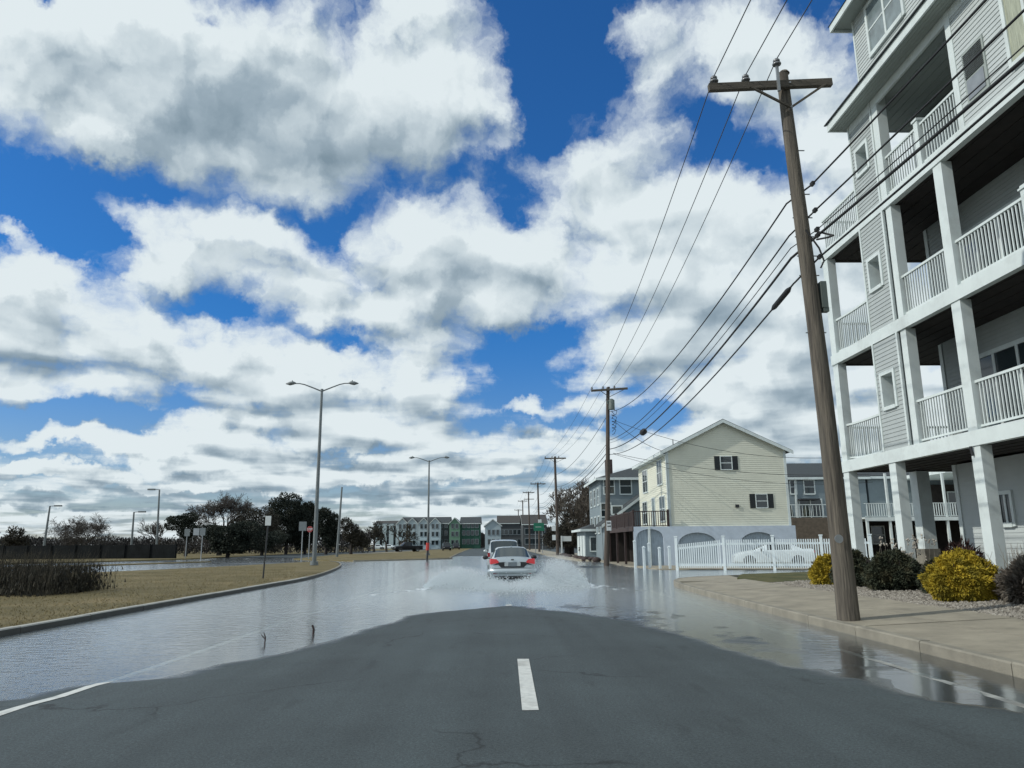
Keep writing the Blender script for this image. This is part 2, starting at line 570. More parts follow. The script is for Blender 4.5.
MT['yellowleaf'] = leafmat('gold_thread_foliage', (0.09, 0.085, 0.018), (0.34, 0.26, 0.028), (0.55, 0.40, 0.04), 4)
MT['juniper'] = leafmat('dull_juniper_foliage', (0.02, 0.028, 0.02), (0.042, 0.050, 0.032), (0.085, 0.075, 0.04), 3)
MT['pine'] = leafmat('dark_pine_foliage', (0.016, 0.024, 0.02), (0.03, 0.038, 0.03), (0.06, 0.062, 0.045), 0.5)
MT['brush'] = leafmat('dry_brush', (0.05, 0.042, 0.035), (0.10, 0.085, 0.07), (0.19, 0.17, 0.14), 4)
MT['brushdark'] = leafmat('dark_stems', (0.018, 0.02, 0.018), (0.04, 0.038, 0.03), (0.085, 0.075, 0.052), 3)
MT['redbrush'] = leafmat('red_brown_twigs', (0.04, 0.022, 0.02), (0.065, 0.038, 0.033), (0.10, 0.06, 0.05), 4)
MT['treeline'] = leafmat('distant_bare_wood', (0.018, 0.02, 0.022), (0.03, 0.03, 0.03), (0.05, 0.044, 0.04), 0.15)

# ------------------------------------------------------------------ ground, road, water
def lerp_tab(tab, y):
    if y <= tab[0][0]:
        return tab[0][1]
    for (a, va), (b, vb) in zip(tab, tab[1:]):
        if y <= b:
            return va + (vb - va) * (y - a) / (b - a)
    return tab[-1][1]


XL = [(3, -9.5), (6.5, -8.0), (7.6, -6.2), (8.27, -5.08), (9.05, -4.85), (9.35, -4.04), (9.88, -3.79), (10.83, -3.36), (12.69, -2.83),
      (15.19, -2.25), (17.46, -1.75), (19.13, -0.2), (19.4, 0.2)]
XR = [(3, 5.15), (6.0, 5.0), (7.1, 4.73), (7.67, 4.25), (8.97, 3.91), (10.27, 3.57), (12.39, 3.21), (15.22, 2.79), (17.54, 1.65), (19.0, 0.7), (19.4, 0.3)]


def nz(x, y, s, o=0.0):
    return noise.noise(Vector((x * s + o, y * s - o, o * 0.37)))


def road_h(x, y):
    wob = 0.28 * nz(x, y, 0.9, 3.0) + 0.10 * nz(x, y, 3.1, 9.0)
    l = x - lerp_tab(XL, y)
    r = lerp_tab(XR, y) - x
    s = min(l, r, (19.6 - y) * 0.8) + wob * 0.6
    if s > 0:
        h = min(0.05, 0.03 * s)
    elif r < l and y < 21:
        k = -s
        h = -0.0006 - 0.0022 * k + 0.0085 * nz(x, y * 0.4, 1.1, 21.0) * min(1, k * 1.6) + 0.004 * nz(x, y, 4.0, 7.0)
        h = min(h, 0.006)
        if x > 4.2:
            h -= 0.006 * min(1, (x - 4.2) / 0.8)
    else:
        h = max(-0.12, 0.022 * s - 0.002) + 0.004 * nz(x, y, 0.6, 5.0)
    if y > 20:
        h = min(h, -0.012)
        # the pavement comes out of the water again further on
        far = (y - 95) * 0.0022
        if x > 6.2 and y < 60:
            h = -0.012 + 0.016 * nz(x, y, 0.35, 2.0)
        if x < -14:
            far = max(far, -0.018 + 0.05 * nz(x * 0.25, y, 0.09, 31.0))
        if far > -0.06:
            h = max(h, min(far, 0.06))
        if 45 < y < 95 and 2.5 < x < 9:
            h = max(h, -0.01 + 0.028 * nz(x, y * 0.4, 0.5, 12.0))
    if y < 22 and h > -0.02:
        h += 0.0022 * nz(x, y, 5.0, 17.0) + 0.003 * nz(x, y, 1.9, 23.0)
    return h


def lin(a, b, st):
    n = max(1, int(round((b - a) / st)))
    return [a + (b - a) * i / n for i in range(n)]


gx = lin(-140, -30, 5) + lin(-30, -9, 1.5) + lin(-9, 6.2, 0.16) + lin(6.2, 30, 1.2) + lin(30, 90, 6) + [90]
gy = lin(-12, 4, 1) + lin(4, 24, 0.16) + lin(24, 40, 0.4) + lin(40, 140, 1.5) + lin(140, 420, 14) + [420]
m = MB()
for y in gy:
    for x in gx:
        m.v.append(Vector((x, y, road_h(x, y))))
W = len(gx)
for j in range(len(gy) - 1):
    for i in range(W - 1):
        m.f.append((j * W + i, j * W + i + 1, (j + 1) * W + i + 1, (j + 1) * W + i))
        m.sm.append(True)


def asphalt_mat():
    mm = bpy.data.materials.new('asphalt')
    mm.use_nodes = True
    nt = mm.node_tree
    N, L = nt.nodes, nt.links
    b = N['Principled BSDF']
    tc = N.new('ShaderNodeTexCoord')
    O = tc.outputs['Object']

    def ns(sc, det, ro, vec=O, mp=None):
        if mp:
            q = N.new('ShaderNodeMapping')
            q.inputs['Scale'].default_value = mp
            L.new(vec, q.inputs[0])
            vec = q.outputs[0]
        n = N.new('ShaderNodeTexNoise')
        n.inputs['Scale'].default_value = sc
        n.inputs['Detail'].default_value = det
        n.inputs['Roughness'].default_value = ro
        L.new(vec, n.inputs['Vector'])
        return n.outputs['Fac']

    def mr(x, a, b_, c, d, cl=True):
        r = N.new('ShaderNodeMapRange')
        L.new(x, r.inputs[0])
        for i, v in enumerate((a, b_, c, d)):
            r.inputs[1 + i].default_value = v
        return r.outputs[0]

    def mul(a, b_):
        q = N.new('ShaderNodeMath')
        q.operation = 'MULTIPLY'
        L.new(a, q.inputs[0])
        if isinstance(b_, float):
            q.inputs[1].default_value = b_
        else:
            L.new(b_, q.inputs[1])
        return q.outputs[0]

    big = mr(ns(0.35, 5, 0.65), 0.3, 0.7, 0.78, 1.2)
    tracks = mr(ns(1.0, 4, 0.6, mp=(1.3, 0.06, 1)), 0.3, 0.7, 0.80, 1.22)
    grain = mr(ns(42, 4, 0.85), 0.32, 0.7, 0.45, 1.65)
    agg = N.new('ShaderNodeTexVoronoi')
    agg.inputs['Scale'].default_value = 85
    L.new(O, agg.inputs['Vector'])
    spark = mr(agg.outputs['Distance'], 0.0, 0.6, 1.35, 0.85)
    # cracks: thin dark lines of a distorted cell pattern, kept to some areas
    dn = N.new('ShaderNodeTexNoise')
    dn.inputs['Scale'].default_value = 1.4
    dn.inputs['Detail'].default_value = 6
    L.new(O, dn.inputs['Vector'])
    va = N.new('ShaderNodeVectorMath')
    va.operation = 'ADD'
    L.new(O, va.inputs[0])
    vs_ = N.new('ShaderNodeVectorMath')
    vs_.operation = 'SCALE'
    L.new(dn.outputs['Color'], vs_.inputs[0])
    vs_.inputs['Scale'].default_value = 0.9
    L.new(vs_.outputs[0], va.inputs[1])
    cr = N.new('ShaderNodeTexVoronoi')
    cr.feature = 'DISTANCE_TO_EDGE'
    cr.inputs['Scale'].default_value = 0.30
    L.new(va.outputs[0], cr.inputs['Vector'])
    crack = mr(cr.outputs['Distance'], 0.0, 0.008, 0.3, 1.0)
    msk = mr(ns(0.3, 2, 0.5, mp=(1, 1, 1)), 0.5, 0.58, 1.0, 0.0)
    mxm = N.new('ShaderNodeMath')
    mxm.operation = 'MAXIMUM'
    L.new(crack, mxm.inputs[0])
    L.new(msk, mxm.inputs[1])
    oil = mr(ns(1.7, 3, 0.5, mp=(1.6, 0.5, 1)), 0.62, 0.72, 1.0, 0.72)
    fac = mul(mul(mul(big, tracks), mul(grain, spark)), mul(mxm.outputs[0], oil))
    sx = N.new('ShaderNodeSeparateXYZ')
    L.new(O, sx.inputs[0])
    zz = sx.outputs['Z']
    # wet margin just above the waterline
    wn = mr(ns(2.5, 4, 0.6), 0.3, 0.7, -0.0015, 0.0015)
    ad = N.new('ShaderNodeMath')
    ad.operation = 'ADD'
    L.new(zz, ad.inputs[0])
    L.new(wn, ad.inputs[1])
    dry = mr(ad.outputs[0], 0.001, 0.009, 0.0, 1.0)
    hs = N.new('ShaderNodeMix')
    hs.data_type = 'RGBA'
    L.new(dry, hs.inputs[0])
    hs.inputs[6].default_value = (0.017, 0.022, 0.024, 1)
    hs.inputs[7].default_value = (0.043, 0.057, 0.061, 1)
    mx = N.new('ShaderNodeMix')
    mx.data_type = 'RGBA'
    mx.blend_type = 'MULTIPLY'
    mx.inputs[0].default_value = 1
    L.new(hs.outputs[2], mx.inputs[6])
    cb = N.new('ShaderNodeCombineColor')
    for i in range(3):
        L.new(fac, cb.inputs[i])
    L.new(cb.outputs[0], mx.inputs[7])
    L.new(mx.outputs[2], b.inputs['Base Color'])
    L.new(mr(dry, 0, 1, 0.16, 0.82), b.inputs['Roughness'])
    bp = N.new('ShaderNodeBump')
    bp.inputs['Distance'].default_value = 0.006
    L.new(mr(dry, 0, 1, 0.15, 0.7), bp.inputs['Strength'])
    L.new(ns(70, 3, 0.7), bp.inputs['Height'])
    L.new(bp.outputs[0], b.inputs['Normal'])
    return mm


tag(m.build('road', asphalt_mat()), kind='structure')

# outermost land, to the horizon
m = MB()
m.box(-6000, 6000, -600, 9000, -3, -0.6)
MT['land'] = mat('far_winter_land', (0.10, 0.085, 0.055), 0.95, var=0.3, vscale=0.05)
tag(m.build('ground', MT['land']), kind='structure')


def water_mat():
    mm = bpy.data.materials.new('flood_water')
    mm.use_nodes = True
    nt = mm.node_tree
    N, L = nt.nodes, nt.links
    N.clear()
    out = N.new('ShaderNodeOutputMaterial')
    gl = N.new('ShaderNodeBsdfGlossy')
    gl.inputs['Roughness'].default_value = 0.11
    gl.inputs['Color'].default_value = (1, 1, 1, 1)
    tr = N.new('ShaderNodeBsdfTransparent')
    tr.inputs['Color'].default_value = (0.80, 0.86, 0.86, 1)
    df = N.new('ShaderNodeBsdfDiffuse')
    df.inputs['Color'].default_value = (0.52, 0.58, 0.60, 1)
    body = N.new('ShaderNodeMixShader')
    body.inputs[0].default_value = 0.46
    L.new(tr.outputs[0], body.inputs[1])
    L.new(df.outputs[0], body.inputs[2])
    fr = N.new('ShaderNodeFresnel')
    fr.inputs['IOR'].default_value = 1.42
    mx = N.new('ShaderNodeMixShader')
    L.new(fr.outputs[0], mx.inputs[0])
    L.new(body.outputs[0], mx.inputs[1])
    L.new(gl.outputs[0], mx.inputs[2])
    L.new(mx.outputs[0], out.inputs[0])
    tc = N.new('ShaderNodeTexCoord')
    O = tc.outputs['Object']

    def ns(sc, det, ro, mp):
        q = N.new('ShaderNodeMapping')
        q.inputs['Scale'].default_value = mp
        q.inputs['Rotation'].default_value = (0, 0, 0.25)
        L.new(O, q.inputs[0])
        n = N.new('ShaderNodeTexNoise')
        n.inputs['Scale'].default_value = sc
        n.inputs['Detail'].default_value = det
        n.inputs['Roughness'].default_value = ro
        n.inputs['Distortion'].default_value = 0.4
        L.new(q.outputs[0], n.inputs['Vector'])
        return n.outputs['Fac']
    r1 = ns(5.0, 3, 0.55, (0.7, 1.2, 1))
    r2 = ns(16.0, 2, 0.5, (0.7, 1.2, 1))
    ad = N.new('ShaderNodeMath')
    ad.operation = 'MULTIPLY_ADD'
    L.new(r2, ad.inputs[0])
    ad.inputs[1].default_value = 0.25
    L.new(r1, ad.inputs[2])
    mask = ns(0.13, 4, 0.6, (1.0, 0.55, 1))
    # the ripples grow with the distance from the shallow shore
    vo = N.new('ShaderNodeVectorMath')
    vo.operation = 'DISTANCE'
    vo.inputs[1].default_value = (0.5, 8.0, 0)
    L.new(O, vo.inputs[0])
    r_ = N.new('ShaderNodeMapRange')
    L.new(vo.outputs['Value'], r_.inputs[0])
    for i, v in enumerate((4.0, 11.0, 0.0, 0.42)):
        r_.inputs[1 + i].default_value = v
    # deeper water turbid, its pale body colour adding sky glare; shore film clear
    tb = N.new('ShaderNodeMapRange')
    L.new(vo.outputs['Value'], tb.inputs[0])
    for i, v in enumerate((5.5, 14.0, 0.06, 0.55)):
        tb.inputs[1 + i].default_value = v
    L.new(tb.outputs[0], body.inputs[0])
    a2 = N.new('ShaderNodeMath')
    a2.operation = 'ADD'
    L.new(mask, a2.inputs[0])
    L.new(r_.outputs[0], a2.inputs[1])
    r2_ = N.new('ShaderNodeMapRange')
    L.new(a2.outputs[0], r2_.inputs[0])
    for i, v in enumerate((0.45, 0.95, 0.04, 0.5)):
        r2_.inputs[1 + i].default_value = v
    bp = N.new('ShaderNodeBump')
    bp.inputs['Distance'].default_value = 0.03
    L.new(r2_.outputs[0], bp.inputs['Strength'])
    L.new(ad.outputs[0], bp.inputs['Height'])
    L.new(bp.outputs[0], gl.inputs['Normal'])
    return mm


m = MB()
m.add([(-120, 3, 0), (30, 3, 0), (60, 60, 0), (40, 170, 0), (-120, 170, 0)], [(0, 1, 2, 3, 4)])
tag(m.build('flood_water', water_mat()), kind='structure')

# painted markings, 4 mm above the road and following it
def stripe(pts, w, name, lab=None, mt='paint'):
    mm = MB()
    k = 0
    for (x0, y0), (x1, y1) in zip(pts, pts[1:]):
        n = max(1, int(abs(y1 - y0) / 0.3))
        for i in range(n):
            a, b_ = i / n, (i + 1) / n
            xa, ya = x0 + (x1 - x0) * a, y0 + (y1 - y0) * a
            xb, yb = x0 + (x1 - x0) * b_, y0 + (y1 - y0) * b_
            q = [(xa - w / 2, ya), (xa + w / 2, ya), (xb + w / 2, yb), (xb - w / 2, yb)]
            mm.add([(x, y, road_h(x, y) + 0.005) for x, y in q], [(0, 1, 2, 3)])
    o = mm.build(name, MT[mt])
    tag(o, kind='structure')
    return o


for y in [7.2 + 12.25 * k for k in range(0, 12)]:
    stripe([(0.30, y), (0.34, y + 3.05)], 0.15, 'lane_marking')
stripe([(4.9, -6), (4.9, 14), (5.2, 22), (5.4, 28), (5.6, 31)], 0.11, 'lane_marking', mt='paintworn')
stripe([(-4.5, -6), (-4.5, 8), (-4.44, 18), (-4.35, 32), (-4.3, 95)], 0.13, 'lane_marking')


# raised land: islands and verges with kerbs
def land(name, poly, z, mt, zb=-0.35):
    mm = MB()
    mm.prism(poly, zb, z)
    return tag(mm.build(name, mt), kind='structure')


def smooth_path(pts, n=6):
    out = []
    P_ = [Vector((p[0], p[1])) for p in pts]
    for i in range(len(P_) - 1):
        p0, p1, p2, p3 = P_[max(0, i - 1)], P_[i], P_[i + 1], P_[min(len(P_) - 1, i + 2)]
        for k in range(n):
            t = k / n
            out.append(0.5 * ((2 * p1) + (-p0 + p2) * t + (2 * p0 - 5 * p1 + 4 * p2 - p3) * t * t + (-p0 + 3 * p1 - 3 * p2 + p3) * t ** 3))
    out.append(P_[-1])
    return [(q.x, q.y) for q in out]


def curb(name, pts, w, z0, z1, mt, side=1, joint=1.8, face=None):
    """kerb stones laid end to end; each joint leaves a dark slit"""
    mm = MB()
    P_ = [Vector((p[0], p[1], 0)) for p in pts]
    L_ = [0]
    for a, b_ in zip(P_, P_[1:]):
        L_.append(L_[-1] + (b_ - a).length)

    def at(d):
        for i in range(len(P_) - 1):
            if d <= L_[i + 1] or i == len(P_) - 2:
                t = (d - L_[i]) / max(1e-6, L_[i + 1] - L_[i])
                return P_[i].lerp(P_[i + 1], t), (P_[i + 1] - P_[i]).normalized()
    d = 0.0
    rnd = random.Random(3)
    while d < L_[-1]:
        e = min(d + joint - 0.015, L_[-1])
        n = max(1, int((e - d) / 0.6))
        jz = rnd.uniform(-0.006, 0.006)
        ring = []
        for i in range(n + 1):
            p, t = at(d + (e - d) * i / n)
            nn = Vector((-t.y, t.x, 0)) * side
            ch = 0.02
            ring.append([p + Vector((0, 0, z0)), p + Vector((0, 0, z1 + jz - ch)), p + nn * ch + Vector((0, 0, z1 + jz)),
                         p + nn * w + Vector((0, 0, z1 + jz)), p + nn * w + Vector((0, 0, z0))])
        vs = [v for r_ in ring for v in r_]
        fs = []
        for i in range(n):
            for k in range(4):
                fs.append((i * 5 + k, i * 5 + k + 1, (i + 1) * 5 + k + 1, (i + 1) * 5 + k))
        fs.append((0, 1, 2, 3, 4))
        fs.append(tuple(n * 5 + k for k in (4, 3, 2, 1, 0)))
        mm.add(vs, fs)
        d += joint
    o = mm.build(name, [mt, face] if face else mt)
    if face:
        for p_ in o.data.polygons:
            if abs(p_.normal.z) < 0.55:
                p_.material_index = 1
    return tag(o, kind='structure')


def grass_mat(name, a, b_, c, sc=1.0):
    mm = leafmat(name, a, b_, c, sc)
    nt = mm.node_tree
    N, L = nt.nodes, nt.links
    bs = N['Principled BSDF']
    tc = N.new('ShaderNodeTexCoord')
    n = N.new('ShaderNodeTexNoise')
    n.inputs['Scale'].default_value = 45
    n.inputs['Detail'].default_value = 4
    L.new(tc.outputs['Object'], n.inputs[0])
    bp = N.new('ShaderNodeBump')
    bp.inputs['Distance'].default_value = 0.05
    bp.inputs['Strength'].default_value = 0.9
    L.new(n.outputs['Fac'], bp.inputs['Height'])
    L.new(bp.outputs[0], bs.inputs['Normal'])
    return mm


MT['grass'] = grass_mat('brown_winter_grass', (0.115, 0.098, 0.045), (0.155, 0.128, 0.062), (0.225, 0.18, 0.095), 0.4)
MT['grassgreen'] = grass_mat('worn_green_grass', (0.05, 0.06, 0.02), (0.09, 0.09, 0.035), (0.16, 0.14, 0.06), 1.2)
MT['blade'] = leafmat('dry_grass_blades', (0.12, 0.10, 0.045), (0.19, 0.155, 0.075), (0.28, 0.22, 0.11), 0.8)

islA = smooth_path([(-8.6, -12), (-8.62, 10), (-8.6, 20), (-8.5, 28), (-8.45, 34), (-8.9, 40), (-9.9, 48), (-11.2, 56), (-13.0, 64), (-15.0, 70)], 5)
islA_back = smooth_path([(-15.0, 70), (-15.9, 70.5), (-17.6, 62), (-20.5, 51), (-24.5, 43), (-34, 33), (-60, 22), (-130, 5)], 4)
polyA = [(x - 0.18, y) for x, y in islA] + islA_back + [(-130, -12)]
land('grass_island', polyA, 0.11, MT['grass'])
curb('kerb', islA[:22], 0.17, -0.3, 0.125, MT['curb2'], side=1, joint=2.4, face=MT['curbshade'])
curb('kerb', islA[21:], 0.13, -0.3, 0.135, MT['curb'], side=1, joint=2.4, face=MT['curbshade'])

islB = [(-13.2, 71.5), (-5.2, 79), (-5.0, 84), (-5.8, 118), (-6.4, 150), (-7.2, 200), (-8, 270), (-11, 268), (-16, 200), (-21.5, 152), (-24.0, 120), (-22.0, 84), (-17, 76)]
land('grass_median', islB, 0.11, MT['grass'])
curb('kerb', smooth_path(islB[:8], 3), 0.15, -0.3, 0.12, MT['curb'], side=1, joint=3)
m = MB()
m.prism([(-24.3, 122), (-16.3, 166), (-14.8, 164), (-21.5, 118)], 0.0, 0.125)
tag(m.build('path', MT['conc']), kind='structure')

farL = [(-130, 52), (-75, 64), (-52, 70), (-41, 78), (-36, 92), (-35, 120), (-33, 160), (-27, 200), (-20, 290), (-14, 420), (-140, 420)]
land('verge', farL, 0.12, MT['grass'])
land('verge', [(-140, 418), (-12, 418), (-12, 900), (-900, 900), (-900, 60), (-140, 60)], 0.10, MT['grass'])
# low divider in the flooded side road
land('grass_median', [(-62, 40), (-46, 50), (-33, 62), (-27.5, 75), (-28.5, 76), (-35, 64), (-48, 52.5), (-64, 42)], 0.07, MT['grass'])

# right hand side
SW = smooth_path([(5.85, -12), (5.85, 8), (5.86, 16), (6.0, 23), (6.35, 27.6), (7.3, 30.3), (9.5, 32.0), (13.4, 33.6), (22, 35.2), (60, 40)], 5)
inner = [(60, 30), (30, 30), (9.6, 29.5), (8.7, 26.5), (8.62, 20), (8.6, 10), (8.6, -12)]
mm = MB()
poly = [(x + 0.0, y) for x, y in SW] + [(60, 29)] + [(9.4, 29.2), (8.7, 26.5), (8.62, 20), (8.6, 10), (8.6, -12)]
vs_t = []
# sidewalk laid in slabs with joints
ym = [-12 + 1.55 * k for k in range(0, 26)]


def swx(y):
    best = SW[0][0]
    for (xa, ya), (xb, yb) in zip(SW, SW[1:]):
        if ya <= y <= yb:
            return xa + (xb - xa) * (y - ya) / (yb - ya)
    return SW[-1][0]


rnd = random.Random(11)
for a in ym:
    b_ = a + 1.535
    if b_ > 27.4:
        break
    x0a, x0b = swx(a) + 0.165, swx(b_) + 0.165
    dz = rnd.uniform(-0.004, 0.004)
    n = 5
    for (t0, t1) in ((0, 0.497), (0.503, 1)):
        q = []
        for (xx0, yy) in ((x0a, a), (x0b, b_)):
            for t in (t0, t1):
                xx = xx0 + (8.62 - xx0) * t
                q.append((xx, yy, 0.135 + 0.11 * t + dz))
        mm.slab([q[0], q[1], q[3], q[2]], (0, 0, -0.3))
# the corner fan
fan = [(swx(27.4) + 0.165, 27.4)] + [(x + 0.14, y - 0.12) for x, y in SW if y > 27.4 and x < 9.4] + [(9.6, 31.75), (9.3, 29.3), (8.62, 27.4)]
mm.prism(fan, -0.2, 0.15)
tag(mm.build('sidewalk', MT['conc']), kind='structure')
curb('kerb', SW[:46], 0.16, -0.3, 0.15, MT['curb'], side=-1, joint=1.9)
# dirt bed under the slabs so the joints read dark
land('verge', [(8.63, 27.6), (9.3, 29.5), (9.9, 31.0), (13.4, 32.6), (22, 34.2), (60, 39.0), (60, 23.8), (8.63, 23.8)], 0.235, MT['grassgreen'])
m = MB()
xs = lin(8.62, 11.6, 0.25) + [11.6, 14, 26]
ys = lin(-12, 24, 0.5) + [24]
for y in ys:
    for x in xs:
        m.v.append(Vector((x, y, 0.235 + 0.12 * min(1, (x - 8.6) / 2.2) + 0.02 * nz(x, y, 1.1, 4) + (0 if x > 8.7 else -0.03))))
W = len(xs)
for j in range(len(ys) - 1):
    for i in range(W - 1):
        m.f.append((j * W + i, j * W + i + 1, (j + 1) * W + i + 1, (j + 1) * W + i))
        m.sm.append(True)
MT['gravelbed'] = mat('soil_bed', (0.12, 0.105, 0.085), 0.95, var=0.35, vscale=14, bump=1.0, bscale=60)
tag(m.build('gravel_bed', MT['gravelbed']), kind='structure')
# loose stones
m = MB()
rnd = random.Random(5)
for k in range(9000):
    x = 8.55 + abs(rnd.gauss(0, 1)) * 0.9
    y = rnd.uniform(6, 24.2)
    if x > 11.2:
        continue
    z = 0.235 + 0.12 * min(1, (x - 8.6) / 2.2) + 0.02 * nz(x, y, 1.1, 4)
    r_ = rnd.uniform(0.014, 0.045)
    a = rnd.uniform(0, 3.14)
    ca, sa = math.cos(a), math.sin(a)
    pts = []
    for (px_, py_, pz_) in ((1, 0, 0), (0, 1, 0), (-1, 0, 0), (0, -1, 0), (0, 0, 0.7), (0.5, 0.5, 0.55), (-0.5, 0.4, 0.5)):
        qx, qy = px_ * r_ * rnd.uniform(0.7, 1.3), py_ * r_ * rnd.uniform(0.6, 1.1)
        pts.append((x + qx * ca - qy * sa, y + qx * sa + qy * ca, z + pz_ * r_))
    m.add(pts, [(0, 1, 5), (1, 2, 6), (2, 3, 4), (3, 0, 4), (0, 5, 4), (1, 6, 5), (2, 4, 6), (4, 5, 6)])
MT['stone'] = leafmat('crushed_stone', (0.13, 0.12, 0.10), (0.24, 0.22, 0.19), (0.42, 0.40, 0.35), 14)
tag(m.build('gravel', MT['stone']), 'loose grey stones of the planting bed along the sidewalk', 'gravel', kind='stuff')

# yard behind the side street and the land beyond it on the right
land('yard', [(9.2, 43.2), (20, 40.2), (60, 45), (90, 60), (90, 420), (10.5, 420), (9.3, 120), (8.9, 75), (8.4, 64), (8.4, 50)], 0.04, MT['conc'])
land('verge', [(7.0, 66), (8.2, 64.5), (9.0, 75), (9.4, 120), (10.6, 420), (6.6, 420), (6.0, 120), (6.3, 80)], 0.13, MT['conc'])
land('verge', [(10, 419), (90, 419), (90, 45), (900, 45), (900, 900), (10, 900)], 0.03, MT['grass'])

# grass blades on the near island
m = MB()
rnd = random.Random(8)
for k in range(30000):
    y = 12 + (rnd.random() ** 1.6) * 40
    x = -8.85 - (rnd.random() ** 1.3) * 16
    if x < -30 + (y < 43) * 0 and y > 40:
        continue
    if y > 40 and x > -0.25 * (y - 34) - 8.9:
        continue
    if y > 43 and x < -19:
        continue
    h_ = rnd.uniform(0.015, 0.045)
    a = rnd.uniform(0, 3.14)
    w_ = rnd.uniform(0.006, 0.012)
    lx, ly = rnd.uniform(-0.05, 0.05), rnd.uniform(-0.05, 0.05)
    m.add([(x - w_ * math.cos(a), y - w_ * math.sin(a), 0.125), (x + w_ * math.cos(a), y + w_ * math.sin(a), 0.125), (x + lx, y + ly, 0.13 + h_)], [(0, 1, 2)])
tag(m.build('grass', MT['blade']), 'short brown winter grass on the island left of the flooded road', 'grass', kind='stuff')

# ------------------------------------------------------------------ building helpers
def siding(mb, p0, du, width, z0, z1, nrm, lap=0.115, dep=0.016, holes=(), clip=None):
    """lapped boards: every course leans out to a small lip. holes = (u0,u1,z0,z1) left open"""
    p0, du, nrm = Vector(p0), Vector(du).normalized(), Vector(nrm).normalized()
    z = z0
    while z < z1 - 1e-4:
        zt = min(z + lap, z1)
        segs = [(0.0, width)]
        if clip:
            a, b_ = clip((z + zt) / 2)
            segs = [(a, b_)]
            a0, b0 = clip(z)
            a1, b1 = clip(zt)
        for (h0, h1, hz0, hz1) in holes:
            if zt > hz0 + 0.01 and z < hz1 - 0.01:
                ns_ = []
                for (a, b_) in segs:
                    if h1 <= a or h0 >= b_:
                        ns_.append((a, b_))
                    else:
                        if h0 > a:
                            ns_.append((a, h0))
                        if h1 < b_:
                            ns_.append((h1, b_))
                segs = ns_
        for si, (a, b_) in enumerate(segs):
            if clip and not holes:
                la, lb, ta, tb = a0, b0, a1, b1
            else:
                la, lb, ta, tb = a, b_, a, b_
                if clip:
                    if si == 0:
                        la, ta = a0, a1
                    if si == len(segs) - 1:
                        lb, tb = b0, b1
            P = lambda u, zz, d: p0 + du * u + nrm * d + Vector((0, 0, zz - p0.z))
            mb.add([P(la, z, 0), P(lb, z, 0), P(lb, z, dep), P(la, z, dep), P(tb, zt, 0.001), P(ta, zt, 0.001)],
                   [(0, 3, 2, 1), (3, 5, 4, 2)])
        z = zt


def window(parent, c, du, nrm, w, h, name='window', fr=0.09, pane='glass', rail=True, mull=0, dep=0.07, shutters=False, frame_mat='trim'):
    """frame box standing proud of the wall, pane set back, meeting rail"""
    c, du, nrm = Vector(c), Vector(du).normalized(), Vector(nrm).normalized()
    up = Vector((0, 0, 1))
    m = MB()

    def bar(u0, u1, z0, z1, d0, d1):
        m.obox(c + du * (u0 + u1) / 2 + up * (z0 + z1) / 2 + nrm * (d0 + d1) / 2, du * (u1 - u0) / 2, nrm * (d1 - d0) / 2, up * (z1 - z0) / 2)
    W, H_ = w / 2, h / 2
    bar(-W - fr, -W, -H_ - fr, H_ + fr, 0.0, dep)
    bar(W, W + fr, -H_ - fr, H_ + fr, 0.0, dep)
    bar(-W, W, H_, H_ + fr, 0.0, dep)
    bar(-W, W, -H_ - fr * 1.2, -H_, 0.0, dep + 0.02)
    for k in range(mull):
        u = -W + (k + 1) * 2 * W / (mull + 1)
        bar(u - fr * 0.4, u + fr * 0.4, -H_, H_, 0.0, dep - 0.012)
    if rail:
        bar(-W, W, -0.025, 0.025, 0.0, dep - 0.02)
    f = m.build(name, MT[frame_mat], parent)
    g = MB()
    g.obox(c + nrm * 0.032, du * W, nrm * 0.006, up * H_)
    g.build('pane', MT[pane], f)
    if shutters:
        for s in (-1, 1):
            q = MB()
            sw = shutters
            cc = c + du * s * (W + fr + sw / 2 + 0.02) + nrm * 0.03
            q.obox(cc, du * sw / 2, nrm * 0.02, up * (H_ + 0.04))
            n = int(h / 0.09)
            for i in range(n):
                q.obox(cc + up * (-H_ + 0.05 + i * (2 * H_ - 0.1) / max(1, n - 1)) + nrm * 0.022, du * (sw / 2 - 0.04), nrm * 0.008, up * 0.018)
            q.build('shutter', MT['shutter'], f)
    return f


def railing(parent, p, q, z0, z1, mt='trim', gap=0.115, bw=0.03, sag=0.0, name='railing'):
    m = MB()
    p, q = Vector((p[0], p[1], 0)), Vector((q[0], q[1], 0))
    L_ = (q - p).length
    n = max(2, int(L_ / gap))
    d = (q - p) / L_
    s = Vector((-d.y, d.x, 0))

    def zz(t):
        return -sag * 4 * t * (1 - t)
    k = 6 if sag else 1
    for i in range(k):
        a, b_ = i / k, (i + 1) / k
        m.beam(p + (q - p) * a + Vector((0, 0, z1 - 0.03 + zz(a) * 0.4)), p + (q - p) * b_ + Vector((0, 0, z1 - 0.03 + zz(b_) * 0.4)), 0.07, 0.06)
        m.beam(p + (q - p) * a + Vector((0, 0, z0 + 0.03 + zz(a))), p + (q - p) * b_ + Vector((0, 0, z0 + 0.03 + zz(b_))), 0.055, 0.05)
    for i in range(1, n):
        t = i / n
        c = p + (q - p) * t
        zl, zh = z0 + 0.055 + zz(t), z1 - 0.06 + zz(t) * 0.4
        m.obox(c + Vector((0, 0, (zl + zh) / 2)), d * bw / 2, s * bw / 2, Vector((0, 0, (zh - zl) / 2)))
    return m.build(name, MT[mt], parent)


